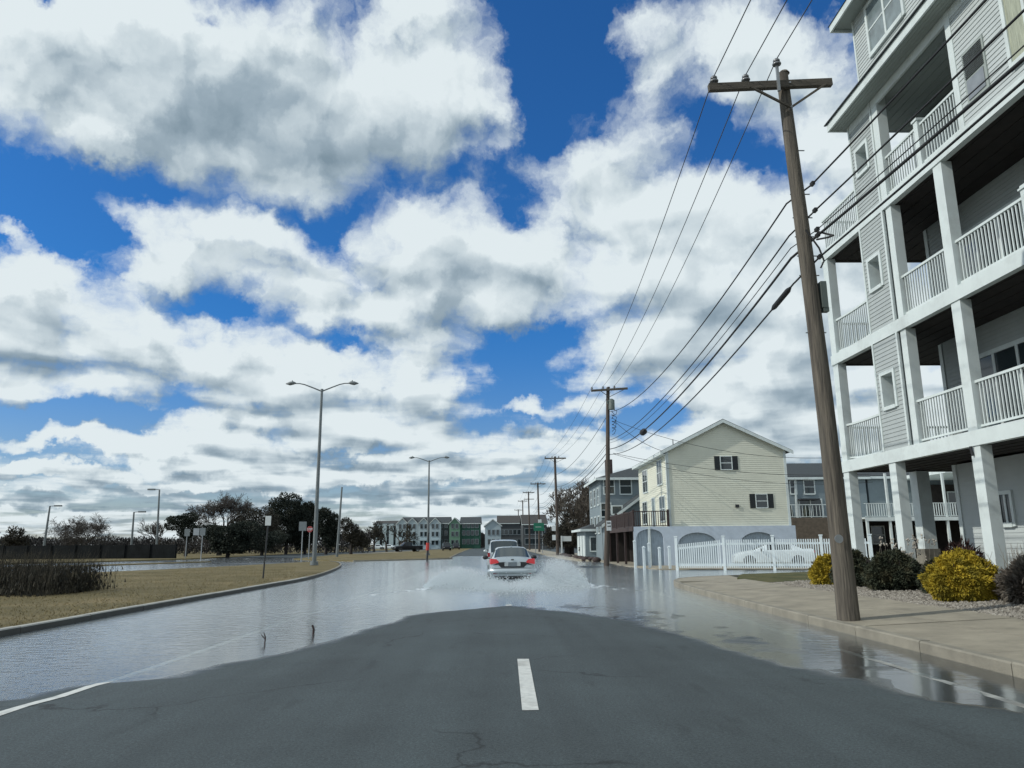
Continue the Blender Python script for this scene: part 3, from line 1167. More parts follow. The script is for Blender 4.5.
# ------------------------------------------------------------------ the four-storey apartment block
FX = 11.0
apt = thing('apartment_building', 'tall grey sided block with stacked white balconies behind the near leaning utility pole', 'building', (FX + 4, 12, 0.2))
F1, F2, F3 = 3.97, 7.42, 10.95
B1, B2, B3 = 3.62, 7.09, 10.66
Z4 = 14.08
YE, Y0 = 23.6, -4.0


def part(name, mt, *boxes, parent=apt):
    m = MB()
    for b_ in boxes:
        m.box(*b_)
    return m.build(name, MT[mt], parent)


# columns
colsY = [(23.25, 23.6), (20.45, 20.8), (16.75, 17.1), (13.0, 13.35), (9.2, 9.55), (5.4, 5.75), (1.6, 1.95)]
for (a, b_) in colsY:
    part('column', 'trim', (FX, FX + 0.27, a, b_, 0.2, B1))
for (a, b_) in colsY:
    if a > 20 and a < 21:
        # beside the narrow sided panel
        part('column', 'trim', (FX + 0.02, FX + 0.29, 19.2, 19.47, F1, B2))
        part('column', 'trim', (FX + 0.02, FX + 0.29, 19.2, 19.47, F2, B3))
    else:
        part('column', 'trim', (FX + 0.0, FX + 0.27, a, b_, F1, B2))
        part('column', 'trim', (FX + 0.0, FX + 0.27, a, b_, F2, B3))
# rear row of piers on pale blocks
for X in (13.1, 17.2, 21.5):
    c = part('column', 'trim', (X, X + 0.4, 23.2, 23.6, 1.25, B1))
    part('pier_block', 'curb', (X - 0.04, X + 0.44, 23.16, 23.64, 0.15, 1.25), parent=c)
# beams and decks
for (b0, f0) in ((B1, F1), (B2, F2), (B3, F3)):
    part('floor_beam', 'trim', (FX - 0.03, FX + 0.14, Y0, YE + 0.03, b0, f0), (FX + 0.14, 24, YE - 0.12, YE + 0.03, b0 + 0.03, f0 - 0.002))
    m = MB()
    m.box(FX + 0.141, 13.0, Y0, 20.98, b0 + 0.03, f0 - 0.02)
    m.box(FX + 0.141, 24, 20.98, YE - 0.121, b0 + 0.03, f0 - 0.02)
    x = FX + 0.3
    while x < 16:
        m.box(x, x + 0.02, (Y0 if x < 12.9 else 21.0), YE - 0.13, b0 + 0.015, b0 + 0.03)
        x += 0.42
    m.box(FX + 0.141, 24, YE - 0.12, YE + 0.02, b0 + 0.01, b0 + 0.029)
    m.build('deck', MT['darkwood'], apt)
# recessed wall of the flats
m = MB()
siding(m, (13.0, 20.98, F1), (0, -1, 0), 24.9, F1, B2, (-1, 0, 0), holes=[])
siding(m, (13.0, 20.98, F2), (0, -1, 0), 24.9, F2, B3, (-1, 0, 0))
m.box(13.002, 24, Y0, 20.98, F1 - 0.1, Z4 - 0.05)
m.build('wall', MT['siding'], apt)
m = MB()
siding(m, (13.2, 21.4, 0.25), (0, -1, 0), 25.3, 0.25, B1, (-1, 0, 0), lap=0.13)
siding(m, (24.0, 21.4, 0.25), (-1, 0, 0), 0.1, 0.25, B1, (0, 1, 0), lap=0.13)
m.box(13.202, 24, Y0, 21.4, 0.2, B1)
m.build('ground_floor_wall', MT['sid_light'], apt)
part('corner_trim', 'trim', (13.16, 13.3, 21.4, 21.43, 0.2, B1), (13.16, 13.195, 21.26, 21.4, 0.2, B1))
part('corner_trim', 'trim', (12.96, 13.1, 20.981, 21.01, F1, B2), (12.96, 12.98, 20.86, 20.98, F1, B2))
part('corner_trim', 'trim', (12.96, 13.1, 20.981, 21.01, F2, B3), (12.96, 12.98, 20.86, 20.98, F2, B3))
a, b_ = atX(998, 492.5, 13.2), atX(1017.5, 525, 13.2)
window(apt, (13.2, (a.y + b_.y) / 2, (a.z + b_.z) / 2), (0, -1, 0), (-1, 0, 0), abs(a.y - b_.y) - 0.16, abs(a.z - b_.z) - 0.14, fr=0.1, mull=1, rail=False)
window(apt, (13.2, 9.0, 2.1), (0, -1, 0), (-1, 0, 0), 1.4, 1.1, fr=0.1, mull=1)
for fz in (F1, F2):
    # sliding doors and windows under the decks
    f = window(apt, (13.0, 18.25, fz + 1.2), (0, -1, 0), (-1, 0, 0), 2.7, 2.15, name='sliding_door', fr=0.12, mull=2, rail=False)
    window(apt, (13.0, 11.5, fz + 1.45), (0, -1, 0), (-1, 0, 0), 1.5, 1.3, fr=0.1, mull=1)
    window(apt, (13.0, 7.6, fz + 1.2), (0, -1, 0), (-1, 0, 0), 2.3, 2.1, name='sliding_door', fr=0.12, mull=1, rail=False)
    window(apt, (13.0, 14.9, fz + 1.05), (0, -1, 0), (-1, 0, 0), 0.9, 2.05, name='door', fr=0.1, rail=False, pane='palepane')
# narrow sided panels with a small square opening
for (z0, z1, hz0, hz1) in ((F1, B2, 5.18, 6.10), (F2, B3, 8.66, 9.54), (F3, Z4, 12.30, 13.06)):
    m = MB()
    hole = [(20.93 - 20.66, 20.93 - 19.97, hz0 + 0.02, hz1 - 0.02)]
    siding(m, (FX, 20.93, z0), (0, -1, 0), 1.31, z0, z1, (-1, 0, 0), holes=hole)
    siding(m, (FX + 0.34, 20.93, z0), (0, -1, 0), 1.31, z0, z1, (1, 0, 0), holes=hole)
    siding(m, (FX, 19.62, z0), (1, 0, 0), 0.34, z0, z1, (0, -1, 0))
    siding(m, (FX, 20.93, z0), (1, 0, 0), 0.34, z0, z1, (0, 1, 0))
    wl = m.build('panel_wall', MT['siding'], apt)
    part('corner_trim', 'trim', (FX - 0.035, FX + 0.03, 19.56, 19.64, z0, z1), (FX - 0.035, FX + 0.06, 20.90, 20.97, z0, z1), parent=wl)
    m = MB()
    m.box(FX - 0.05, FX + 0.36, 20.62, 20.72, hz0 - 0.08, hz1 + 0.08)
    m.box(FX - 0.05, FX + 0.36, 19.91, 20.01, hz0 - 0.08, hz1 + 0.08)
    m.box(FX - 0.049, FX + 0.359, 20.01, 20.62, hz1 - 0.02, hz1 + 0.08)
    m.box(FX - 0.07, FX + 0.359, 20.01, 20.62, hz0 - 0.1, hz0 + 0.0)
    m.build('window_frame', MT['trim'], wl)
# railings of the two lower decks
for fz in (F1, F2):
    railing(apt, (FX + 0.12, 23.25), (FX + 0.12, 20.97), fz + 0.06, fz + 1.15, sag=0.06)
    railing(apt, (FX + 0.12, 19.2), (FX + 0.12, 17.1), fz + 0.06, fz + 1.15)
    railing(apt, (FX + 0.12, 16.75), (FX + 0.12, 14.42), fz + 0.06, fz + 1.15)
    railing(apt, (FX + 0.12, 14.18), (FX + 0.12, 13.35), fz + 0.06, fz + 1.15)
    for a, b_ in ((13.0, 9.55), (9.2, 5.75), (5.4, 1.95)):
        railing(apt, (FX + 0.12, a), (FX + 0.12, b_), fz + 0.06, fz + 1.15)
    m = MB()
    m.box(FX + 0.05, FX + 0.21, 14.22, 14.38, fz, fz + 1.27)
    m.box(FX + 0.02, FX + 0.24, 14.19, 14.41, fz + 1.27, fz + 1.31)
    m.obox((FX + 0.13, 14.3, fz + 1.34), (0.08, 0, 0), (0, 0.08, 0), (0, 0, 0.03))
    m.build('newel_post', MT['trim'], apt)
    railing(apt, (FX + 0.4, YE - 0.12), (19.0, YE - 0.12), fz + 0.06, fz + 1.1)
# fourth level: roof terrace, open loggia, wall
railing(apt, (FX + 0.08, 23.5), (FX + 0.08, 20.98), F3 + 0.08, F3 + 1.16, sag=0.03)
railing(apt, (FX + 0.08, 23.5), (15.5, 23.5), F3 + 0.08, F3 + 1.16)
part('column', 'trim', (FX - 0.01, FX + 0.27, 19.25, 19.55, F3, Z4))
part('column', 'trim', (FX - 0.03, FX + 0.2, 15.66, 15.86, F3, Z4))
railing(apt, (FX + 0.1, 19.25), (FX + 0.1, 17.72), F3 + 0.08, F3 + 1.2)
railing(apt, (FX + 0.1, 17.5), (FX + 0.1, 15.86), F3 + 0.08, F3 + 1.2)
m = MB()
m.box(FX + 0.02, FX + 0.2, 17.52, 17.70, F3, F3 + 1.3)
m.box(FX - 0.01, FX + 0.23, 17.49, 17.73, F3 + 1.3, F3 + 1.36)
m.build('newel_post', MT['trim'], apt)
m = MB()
siding(m, (FX, 15.66, F3), (0, -1, 0), 19.6, F3, Z4, (-1, 0, 0))
siding(m, (FX + 0.2, 15.66, F3), (1, 0, 0), 1.8, F3, Z4, (0, 1, 0))
m.box(FX + 0.003, 13.0, Y0, 15.655, F3, Z4)
m.build('upper_wall', MT['sid_light'], apt)
f = window(apt, (FX, 13.35, 12.45), (0, -1, 0), (-1, 0, 0), 1.05, 2.2, fr=0.1, pane='curtain', mull=1, rail=False)
window(apt, (FX, 8.5, 12.45), (0, -1, 0), (-1, 0, 0), 1.05, 1.6, fr=0.1, mull=1)
m = MB()
m.box(FX - 0.04, FX + 0.0, 14.66, 15.42, 11.34, 12.64)
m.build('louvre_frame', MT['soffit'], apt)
m = MB()
for k in range(14):
    z = 11.98 + k * 0.045
    m.obox((FX - 0.055, 15.04, z), (0.018, 0, 0.012), (0, 0.33, 0), (-0.003, 0, 0.004))
m.box(FX - 0.06, FX - 0.042, 14.74, 15.34, 11.42, 11.9)
m.build('louvre', MT['steel'], apt)
# eave over the fourth level
ex = FX - 0.55
m = MB()
m.box(ex, ex + 0.05, Y0, 21.2, Z4 - 0.02, Z4 + 0.24)
m.box(ex + 0.05, 24, 21.15, 21.2, Z4 - 0.018, Z4 + 0.238)
m.box(FX - 0.02, FX + 0.05, Y0, 20.95, Z4 - 0.26, Z4 - 0.002)
m.build('fascia', MT['trim'], apt)
m = MB()
m.box(ex + 0.05, 22, Y0, 21.15, Z4 + 0.0, Z4 + 0.06)
x = ex + 0.1
while x < 22:
    m.box(x, x + 0.012, Y0, 21.14, Z4 - 0.012, Z4 + 0.0)
    x += 0.1 if x < 11 else 0.25
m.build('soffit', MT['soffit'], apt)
m = MB()
m.add([(ex - 0.05, Y0, Z4 + 0.24), (ex - 0.05, 21.25, Z4 + 0.24), (FX + 0.32, 20.7, Z4 + 0.62), (FX + 0.32, Y0, Z4 + 0.62)], [(0, 3, 2, 1)])
m.add([(ex - 0.05, 21.25, Z4 + 0.24), (24, 21.25, Z4 + 0.24), (24, 20.7, Z4 + 0.62), (FX + 0.32, 20.7, Z4 + 0.62)], [(0, 3, 2, 1)])
m.box(ex - 0.06, ex + 0.0, Y0, 21.27, Z4 + 0.225, Z4 + 0.255)
m.build('lower_roof', MT['shingle'], apt)
# top storey
tx = 11.3
m = MB()
siding(m, (tx, 20.55, Z4 + 0.3), (0, -1, 0), 24.5, Z4 + 0.3, 17.5, (-1, 0, 0))
siding(m, (24, 20.55, Z4 + 0.3), (-1, 0, 0), 12.7, Z4 + 0.3, 17.5, (0, 1, 0))
m.box(tx + 0.003, 24, Y0, 20.547, Z4 + 0.07, 17.5)
m.build('top_wall', MT['sid_light'], apt)
part('corner_trim', 'trim', (tx - 0.03, tx + 0.05, 20.5, 20.58, Z4 + 0.3, 17.5))
for yc in (18.75, 14.4, 9.4):
    window(apt, (tx, yc, 16.45 + 0.05), (0, -1, 0), (-1, 0, 0), 1.75, 1.5, fr=0.11, mull=1, pane='palepane')
m = MB()
m.box(tx - 0.55, tx - 0.5, Y0, 20.95, 17.42, 17.66)
m.box(tx - 0.5, 24, 20.9, 20.95, 17.422, 17.658)
m.build('fascia', MT['trim'], apt)
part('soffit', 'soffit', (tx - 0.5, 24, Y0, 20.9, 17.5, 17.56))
m = MB()
m.add([(tx - 0.58, Y0, 17.66), (tx - 0.58, 21.0, 17.66), (24.5, 21.0, 17.66), (24.5, Y0, 17.66), (15.5, Y0 + 4, 19.9), (15.5, 16.5, 19.9), (20, 16.5, 19.9), (20, Y0 + 4, 19.9)],
      [(0, 1, 5, 4), (1, 2, 6, 5), (2, 3, 7, 6), (3, 0, 4, 7), (4, 5, 6, 7), (0, 3, 2, 1)])
m.build('roof', MT['shingle'], apt)
# a downspout on the corner and small deck lights
m = MB()
m.tube([(FX - 0.03, 17.0, 3.4), (FX - 0.06, 17.0, 3.62)], 0.03, 6)
m.build('deck_light', MT['darkmetal'], apt)

# ------------------------------------------------------------------ pale yellow house
YH = 50.0
hx0, hx1 = 11.4, 19.45
hb, he, hp = 2.52, 7.55, 9.45
yh = thing('yellow_house', 'pale yellow gabled house on a blue skirt with arches behind the white fence', 'house', (14.5, 55, 0))
m = MB()
xm = 15.3


def gclip(z):
    if z < he:
        return 0.0, hx1 - hx0
    t = (z - he) / (hp - he)
    return (xm - hx0) * t, (hx1 - hx0) - (hx1 - xm) * t


siding(m, (hx0, YH, hb), (1, 0, 0), hx1 - hx0, hb, hp - 0.08, (0, -1, 0), lap=0.14, dep=0.022, clip=gclip)
m.build('gable_wall', MT['sid_yellow'], yh)
m = MB()
siding(m, (hx0, YH + 10, hb), (0, -1, 0), 10.0, hb, he, (-1, 0, 0), lap=0.14, dep=0.022)
m.add([(hx0 + 0.003, YH + 0.003, hb), (hx1, YH + 0.003, hb), (hx1, YH + 0.003, he), (xm, YH + 0.003, hp), (hx0 + 0.003, YH + 0.003, he),
       (hx0 + 0.003, YH + 10, hb), (hx1, YH + 10, hb), (hx1, YH + 10, he), (xm, YH + 10, hp), (hx0 + 0.003, YH + 10, he)],
      [(0, 1, 2, 3, 4), (9, 8, 7, 6, 5), (0, 4, 9, 5), (1, 6, 7, 2), (0, 5, 6, 1)])
m.build('side_wall', MT['sid_yellow'], yh)
part('corner_trim', 'trim', (hx0 - 0.03, hx0 + 0.14, YH - 0.035, YH - 0.003, hb, he), (hx0 - 0.034, hx0 - 0.003, YH - 0.034, YH + 0.14, hb, he), parent=yh)
part('corner_trim', 'trim', (hx1 - 0.14, hx1 + 0.03, YH - 0.035, YH - 0.003, hb, he - 0.1), parent=yh)
m = MB()
for s, ax in ((-1, hx0 - 0.42), (1, hx1 + 0.42)):
    ez = he - 0.42 * (hp - he) / (3.95)
    A = Vector((ax, YH - 0.32, ez + 0.02))
    Bq = Vector((xm, YH - 0.32, hp + 0.08))
    off = Vector((0, 0, 0.10))
    vs = [A, Bq, Bq + off, A + off]
    m.slab([v for v in vs], (0, 10.6, 0))
m.build('roof', MT['shingle'], yh)
m = MB()
for s, ax in ((-1, hx0 - 0.45), (1, hx1 + 0.45)):
    ez = he - 0.42 * (hp - he) / (3.95)
    A = Vector((ax, YH - 0.345, ez - 0.14))
    Bq = Vector((xm, YH - 0.345, hp - 0.08))
    off = Vector((0, 0, 0.22))
    m.slab([A, Bq, Bq + off, A + off], (0, 0.022, 0))
m.box(hx0 - 0.46, hx0 - 0.42, YH - 0.34, YH + 10.3, he - 0.32, he - 0.12)
m.box(hx0 - 0.42, hx0 - 0.0, YH - 0.3, YH + 10.3, he - 0.30, he - 0.27)
m.build('fascia', MT['trim'], yh)
m = MB()
m.tube([(hx0 - 0.05, YH - 0.06, he - 0.2), (hx0 - 0.05, YH - 0.06, hb)], 0.045, 6)
m.build('downspout', MT['trim'], yh)
for (px, py, w_, h_, sh) in ((726, 463, 0.72, 0.85, 0.36), (761.5, 501, 0.72, 0.85, 0.36)):
    p = atY(px, py, YH)
    window(yh, (p.x, YH, p.z), (1, 0, 0), (0, -1, 0), w_, h_, fr=0.05, shutters=sh)
for (y, z, w_, h_) in ((52.1, 6.25, 1.5, 1.6), (57.3, 6.05, 1.7, 1.6), (51.7, 3.75, 1.6, 1.6), (57.8, 3.7, 1.6, 1.6)):
    window(yh, (hx0, y, z), (0, -1, 0), (-1, 0, 0), w_, h_, fr=0.07, mull=1, shutters=False)
window(yh, (hx0, 54.6, 3.6), (0, -1, 0), (-1, 0, 0), 0.95, 2.0, name='door', fr=0.08, rail=False, pane='palepane')
m = MB()
p = atY(737, 506, YH)
m.box(p.x - 0.12, p.x + 0.12, YH - 0.09, YH - 0.015, p.z - 0.1, p.z + 0.1)
m.build('dryer_vent', MT['darkmetal'], yh)
m = MB()
m.tube([(hx0 + 0.8, YH + 1.2, he + 0.2), (hx0 + 0.8, YH + 1.2, he + 0.9)], 0.04, 6)
m.build('vent_pipe', MT['steel'], yh)

# blue skirt with arches; the deck above its left end
sx0, sx1 = 8.95, 19.6
sy = YH - 0.35


def arch_wall(mb, x0, x1, y, z0, z1, arches, th):
    """front sheet with arched openings: built from vertical slats along the outline"""
    xs_ = [x0]
    for (c, hw, zs, rise) in arches:
        n = 16
        for k in range(n + 1):
            xs_.append(c - hw + 2 * hw * k / n)
    xs_.append(x1)
    for a, b_ in zip(xs_, xs_[1:]):
        if b_ - a < 1e-5:
            continue
        mid = (a + b_) / 2
        la = lb = z0
        for (c, hw, zs, rise) in arches:
            if abs(mid - c) < hw:
                f_ = lambda x: zs + rise * math.sqrt(max(0, 1 - ((x - c) / hw) ** 2))
                la, lb = f_(a), f_(b_)
        vs = [(a, y, la), (b_, y, lb), (b_, y, z1), (a, y, z1), (a, y + th, la), (b_, y + th, lb), (b_, y + th, z1), (a, y + th, z1)]
        mb.add(vs, [(0, 1, 2, 3), (7, 6, 5, 4), (0, 4, 5, 1), (3, 2, 6, 7), (0, 3, 7, 4), (1, 5, 6, 2)])


arcs = []
for (l_, r_, top) in ((637, 664.5, 529), (678, 719, 532.5), (741, 779, 532)):
    a, b_ = atY(l_, 555, sy), atY(r_, 555, sy)
    t = atY((l_ + r_) / 2, top, sy)
    hw = (b_.x - a.x) / 2
    arcs.append(((a.x + b_.x) / 2, hw, t.z - hw * 0.62, hw * 0.62))
m = MB()
arch_wall(m, sx0, sx1, sy, -0.1, hb, arcs, 0.15)
m.box(sx0, sx1, sy + 0.15, YH + 10, hb - 0.12, hb - 0.01)
m.box(sx1 - 0.1, sx1, sy + 0.15, YH + 10, -0.1, hb - 0.13)
m.build('skirt', MT['skirt'], yh)
m = MB()
m.box(sx0 + 0.1, sx1 - 0.1, sy + 0.19, sy + 0.25, -0.1, hb - 0.12)
x = sx0 + 0.2
while x < sx1 - 0.2:
    m.box(x, x + 0.03, sy + 0.16, sy + 0.19, -0.1, hb - 0.12)
    x += 0.16
m.build('lattice', MT['lattice'], yh)
m = MB()
p = atY(650.5, 560, sy)
m.box(p.x - 0.07, p.x + 0.07, sy - 0.03, sy + 0.2, -0.1, hb - 0.02)
m.build('post', MT['trim'], yh)
m = MB()
m.box(arcs[1][0] - 0.04, arcs[1][0] + 0.04, sy + 0.2, sy + 0.26, -0.1, hb - 0.2)
m.build('post', MT['trim'], yh)
railing(yh, (sx0 + 0.05, sy + 0.05), (hx0 - 0.06, sy + 0.05), hb + 0.02, hb + 1.02, mt='brownwood', gap=0.14, bw=0.045, name='deck_railing')
railing(yh, (sx0 + 0.05, sy + 0.05), (sx0 + 0.05, sy + 11), hb + 0.02, hb + 1.02, mt='brownwood', gap=0.14, bw=0.06, name='deck_railing')
m = MB()
for y in (sy + 0.1, sy + 3.6, sy + 7.2, sy + 10.9):
    m.box(sx0 - 0.02, sx0 + 0.12, y, y + 0.14, -0.1, hb + 1.1)
m.box(hx0 - 0.2, hx0 - 0.07, sy, sy + 0.12, hb, hb + 1.1)
m.box(sx0 - 0.06, sx0 + 0.0, sy, sy + 11, hb - 0.28, hb)
m.box(sx0, hx0, YH + 10.01, sy + 11, hb - 0.1, hb - 0.01)
m.build('deck_post', MT['brownwood'], yh)
m = MB()
m.box(sx0 + 1.6, sx0 + 1.7, sy + 0.5, sy + 11, -0.1, hb - 0.13)
for k in range(30):
    y = sy + 0.6 + k * 0.34
    m.box(sx0 + 1.57, sx0 + 1.6, y, y + 0.02, -0.1, hb - 0.13)
m.box(sx0 - 0.0, sx0 + 1.6, sy + 11.0, sy + 11.1, -0.1, hb - 0.13)
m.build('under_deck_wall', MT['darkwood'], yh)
m = MB()
m.box(sx0 + 1.5, sx0 + 1.56, sy + 5.4, sy + 6.3, 0.1, 2.05)
m.build('door', MT['lattice'], yh)

# ------------------------------------------------------------------ generic boxes with roofs for the other houses
def house(name, label, x0, x1, y0, y1, z0, ze, zr, ridge, wall, roof='shingle', over=0.3, lap=0.16, cat='house', group=None, sid=True, trimm='trim'):
    h = thing(name, label, cat, ((x0 + x1) / 2, (y0 + y1) / 2, 0), group=group)
    m = MB()
    if ridge == 'y':
        xm_ = (x0 + x1) / 2

        def cl(z):
            if z < ze:
                return 0, x1 - x0
            t = (z - ze) / (zr - ze)
            return (xm_ - x0) * t, (x1 - x0) - (x1 - xm_) * t
        core = [(x0, y0, z0), (x1, y0, z0), (x1, y0, ze), (xm_, y0, zr), (x0, y0, ze), (x0, y1, z0), (x1, y1, z0), (x1, y1, ze), (xm_, y1, zr), (x0, y1, ze)]
        m.add(core, [(0, 1, 2, 3, 4), (9, 8, 7, 6, 5), (0, 4, 9, 5), (1, 6, 7, 2)])
        if sid:
            siding(m, (x0, y0 - 0.004, z0), (1, 0, 0), x1 - x0, z0, zr - 0.05, (0, -1, 0), lap=lap, clip=cl)
            siding(m, (x0 - 0.004, y1, z0), (0, -1, 0), y1 - y0, z0, ze, (-1, 0, 0), lap=lap)
    elif ridge == 'x':
        ym_ = (y0 + y1) / 2
        core = [(x0, y0, z0), (x0, y1, z0), (x0, y1, ze), (x0, ym_, zr), (x0, y0, ze), (x1, y0, z0), (x1, y1, z0), (x1, y1, ze), (x1, ym_, zr), (x1, y0, ze)]
        m.add(core, [(0, 4, 3, 2, 1), (5, 6, 7, 8, 9), (0, 5, 9, 4), (1, 2, 7, 6)])
        if sid:
            siding(m, (x0, y0 - 0.004, z0), (1, 0, 0), x1 - x0, z0, ze, (0, -1, 0), lap=lap)
            siding(m, (x0 - 0.004, y1, z0), (0, -1, 0), y1 - y0, z0, ze, (-1, 0, 0), lap=lap)
    else:
        m.box(x0, x1, y0, y1, z0, ze)
        if sid:
            siding(m, (x0, y0 - 0.004, z0), (1, 0, 0), x1 - x0, z0, ze, (0, -1, 0), lap=lap)
            siding(m, (x0 - 0.004, y1, z0), (0, -1, 0), y1 - y0, z0, ze, (-1, 0, 0), lap=lap)
    m.build('wall', MT[wall], h)
    m = MB()
    o = over
    t = 0.14
    if ridge == 'y':
        xm_ = (x0 + x1) / 2
        k = (zr - ze) / (xm_ - x0)
        for s in (-1, 1):
            e = Vector((x0 - o if s < 0 else x1 + o, y0 - o, ze - k * o + 0.03))
            r_ = Vector((xm_, y0 - o, zr + 0.03))
            m.slab([e, r_, r_ + Vector((0, 0, t)), e + Vector((0, 0, t))], (0, y1 - y0 + 2 * o, 0))
    elif ridge == 'x':
        ym_ = (y0 + y1) / 2
        k = (zr - ze) / (ym_ - y0)
        for s in (-1, 1):
            e = Vector((x0 - o, y0 - o if s < 0 else y1 + o, ze - k * o + 0.03))
            r_ = Vector((x0 - o, ym_, zr + 0.03))
            m.slab([e, r_, r_ + Vector((0, 0, t)), e + Vector((0, 0, t))], (x1 - x0 + 2 * o, 0, 0))
    else:
        i_ = min(x1 - x0, y1 - y0) / 2 * 0.98
        m.add([(x0 - o, y0 - o, ze), (x1 + o, y0 - o, ze), (x1 + o, y1 + o, ze), (x0 - o, y1 + o, ze),
               (x0 + i_, y0 + i_, zr), (x1 - i_, y0 + i_, zr), (x1 - i_, y1 - i_, zr), (x0 + i_, y1 - i_, zr)],
              [(0, 3, 2, 1), (0, 1, 5, 4), (1, 2, 6, 5), (2, 3, 7, 6), (3, 0, 4, 7), (4, 5, 6, 7)])
    rf = m.build('roof', MT[roof], h)
    m = MB()
    if ridge == 'y':
        xm_ = (x0 + x1) / 2
        k = (zr - ze) / (xm_ - x0)
        for s in (-1, 1):
            e = Vector((x0 - o if s < 0 else x1 + o, y0 - o - 0.03, ze - k * o - 0.1))
            r_ = Vector((xm_, y0 - o - 0.03, zr - 0.1))
            m.slab([e, r_, r_ + Vector((0, 0, 0.24)), e + Vector((0, 0, 0.24))], (0, 0.025, 0))
        m.box(x0 - o - 0.03, x0 - o - 0.005, y0 - o, y1 + o, ze - k * o - 0.12, ze - k * o + 0.1)
    elif ridge == 'x':
        ym_ = (y0 + y1) / 2
        k = (zr - ze) / (ym_ - y0)
        m.box(x0 - o, x1 + o, y0 - o - 0.03, y0 - o - 0.005, ze - k * o - 0.12, ze - k * o + 0.1)
        e = Vector((x0 - o - 0.03, y0 - o, ze - k * o - 0.1))
        r_ = Vector((x0 - o - 0.03, ym_, zr - 0.1))
        m.slab([e, r_, r_ + Vector((0, 0, 0.24)), e + Vector((0, 0, 0.24))], (0.025, 0, 0))
    else:
        m.box(x0 - o - 0.02, x1 + o + 0.02, y0 - o - 0.03, y0 - o - 0.005, ze - 0.2, ze + 0.02)
        m.box(x0 - o - 0.03, x0 - o - 0.005, y0 - o, y1 + o, ze - 0.2, ze + 0.02)
    m.build('fascia', MT[trimm], h)
    return h


# blue-grey house behind the yellow one
bh = house('blue_house', 'blue grey two storey house between the bare tree and the yellow house', 9.25, 16.0, 66.5, 75, 0.05, 7.1, 8.3, 'hip', 'sid_blue', over=0.45)
for (px, py, w_, h_) in ((609, 486.5, 0.85, 1.25), (625.5, 486, 0.95, 1.35), (606, 510, 0.8, 1.1)):
    p = atY(px, py, 66.5)
    window(bh, (p.x, 66.495, p.z), (1, 0, 0), (0, -1, 0), w_, h_, fr=0.09)
for y in (68.2, 70.6, 73.2):
    for z in (5.6, 3.1):
        window(bh, (9.245, y, z), (0, -1, 0), (-1, 0, 0), 1.0, 1.4, fr=0.09)
m = MB()
p = atY(609, 474, 69)
m.box(p.x - 0.3, p.x + 0.3, 68.7, 69.4, 6.8, 9.0)
m.build('chimney', MT['brownwood'], bh)
# its lower wing with the slanted roof
m = MB()
a, b_, c_ = atY(608, 517, 63), atY(642, 495, 63), atY(642, 503, 63)
m.add([(a.x, 63, 0), (b_.x, 63, 0), (b_.x, 63, b_.z), (a.x, 63, a.z - 0.3), (a.x, 66.4, 0), (b_.x, 66.4, 0), (b_.x, 66.4, b_.z), (a.x, 66.4, a.z - 0.3)],
      [(0, 1, 2, 3), (4, 7, 6, 5), (0, 3, 7, 4), (1, 5, 6, 2)])
m.build('wing_wall', MT['sid_blue'], bh)
m = MB()
m.slab([(a.x - 0.6, 62.6, a.z - 0.75), (b_.x + 0.1, 62.6, b_.z + 0.0), (b_.x + 0.1, 62.6, b_.z + 0.16), (a.x - 0.6, 62.6, a.z - 0.59)], (0, 4.2, 0))
m.build('wing_roof', MT['shingle'], bh)
m = MB()
m.slab([(a.x - 0.6, 62.57, a.z - 0.9), (b_.x + 0.1, 62.57, b_.z - 0.14), (b_.x + 0.1, 62.57, b_.z + 0.12), (a.x - 0.6, 62.57, a.z - 0.64)], (0, 0.025, 0))
m.build('wing_fascia', MT['trim'], bh)
p = atY(617, 509.5, 63)
window(bh, (p.x, 62.99, p.z - 0.05), (1, 0, 0), (0, -1, 0), 0.75, 0.6, fr=0.1, rail=False)

gh = house('garage_house', 'low white garage with a shallow roof at the edge of the floodwater', 8.3, 13.0, 71, 78.5, 0.0, 2.75, 3.7, 'hip', 'palepane_wall' if False else 'sid_blue', over=0.5)
m = MB()
for k in range(3):
    m.box(8.24, 8.29, 71.5 + k * 2.3, 73.2 + k * 2.3, 0.1, 2.2)
m.build('garage_door', MT['trim'], gh)
for x in (9.1, 10.9):
    window(gh, (x, 70.99, 1.4), (1, 0, 0), (0, -1, 0), 0.7, 1.2, fr=0.1, rail=False)

# townhouses behind the apartment block
th = house('townhouse', 'blue grey townhouse with a dark roof seen between yellow house and near pole', 24.0, 34.6, 70, 80, 0.0, 7.35, 9.0, 'x', 'sid_blue', over=0.35)
for (px, py, w_, h_) in ((809, 487, 0.9, 1.2), (793, 487, 0.5, 1.2)):
    p = atY(px, py, 70)
    window(th, (p.x, 69.99, p.z), (1, 0, 0), (0, -1, 0), w_, h_, fr=0.1)
p = atY(811, 512, 70)
window(th, (p.x, 69.99, p.z), (1, 0, 0), (0, -1, 0), 2.0, 2.2, fr=0.12, mull=1, rail=False, name='sliding_door')
p = atY(807, 499.8, 70)
part('awning', 'darkmetal', (p.x - 0.9, p.x + 0.9, 69.2, 69.98, p.z - 0.05, p.z + 0.08), parent=th)
p = atY(794.5, 485, 70)
part('downspout', 'trim', (p.x - 0.08, p.x + 0.08, 69.85, 69.97, 0.5, 7.2), parent=th)
m = MB()
a, b_ = atY(788, 519.5, 66), atY(845, 519.5, 66)
m.box(a.x - 1.5, b_.x + 1, 66, 69.5, 0, a.z + 0.15)
for k in range(24):
    m.box(a.x - 1.5, b_.x + 1, 65.985, 66.0, 0.02 + k * 0.145, 0.14 + k * 0.145)
m.build('deck_base', mat('brown_boards', (0.13, 0.105, 0.08), 0.9, var=0.3, vscale=3), th)
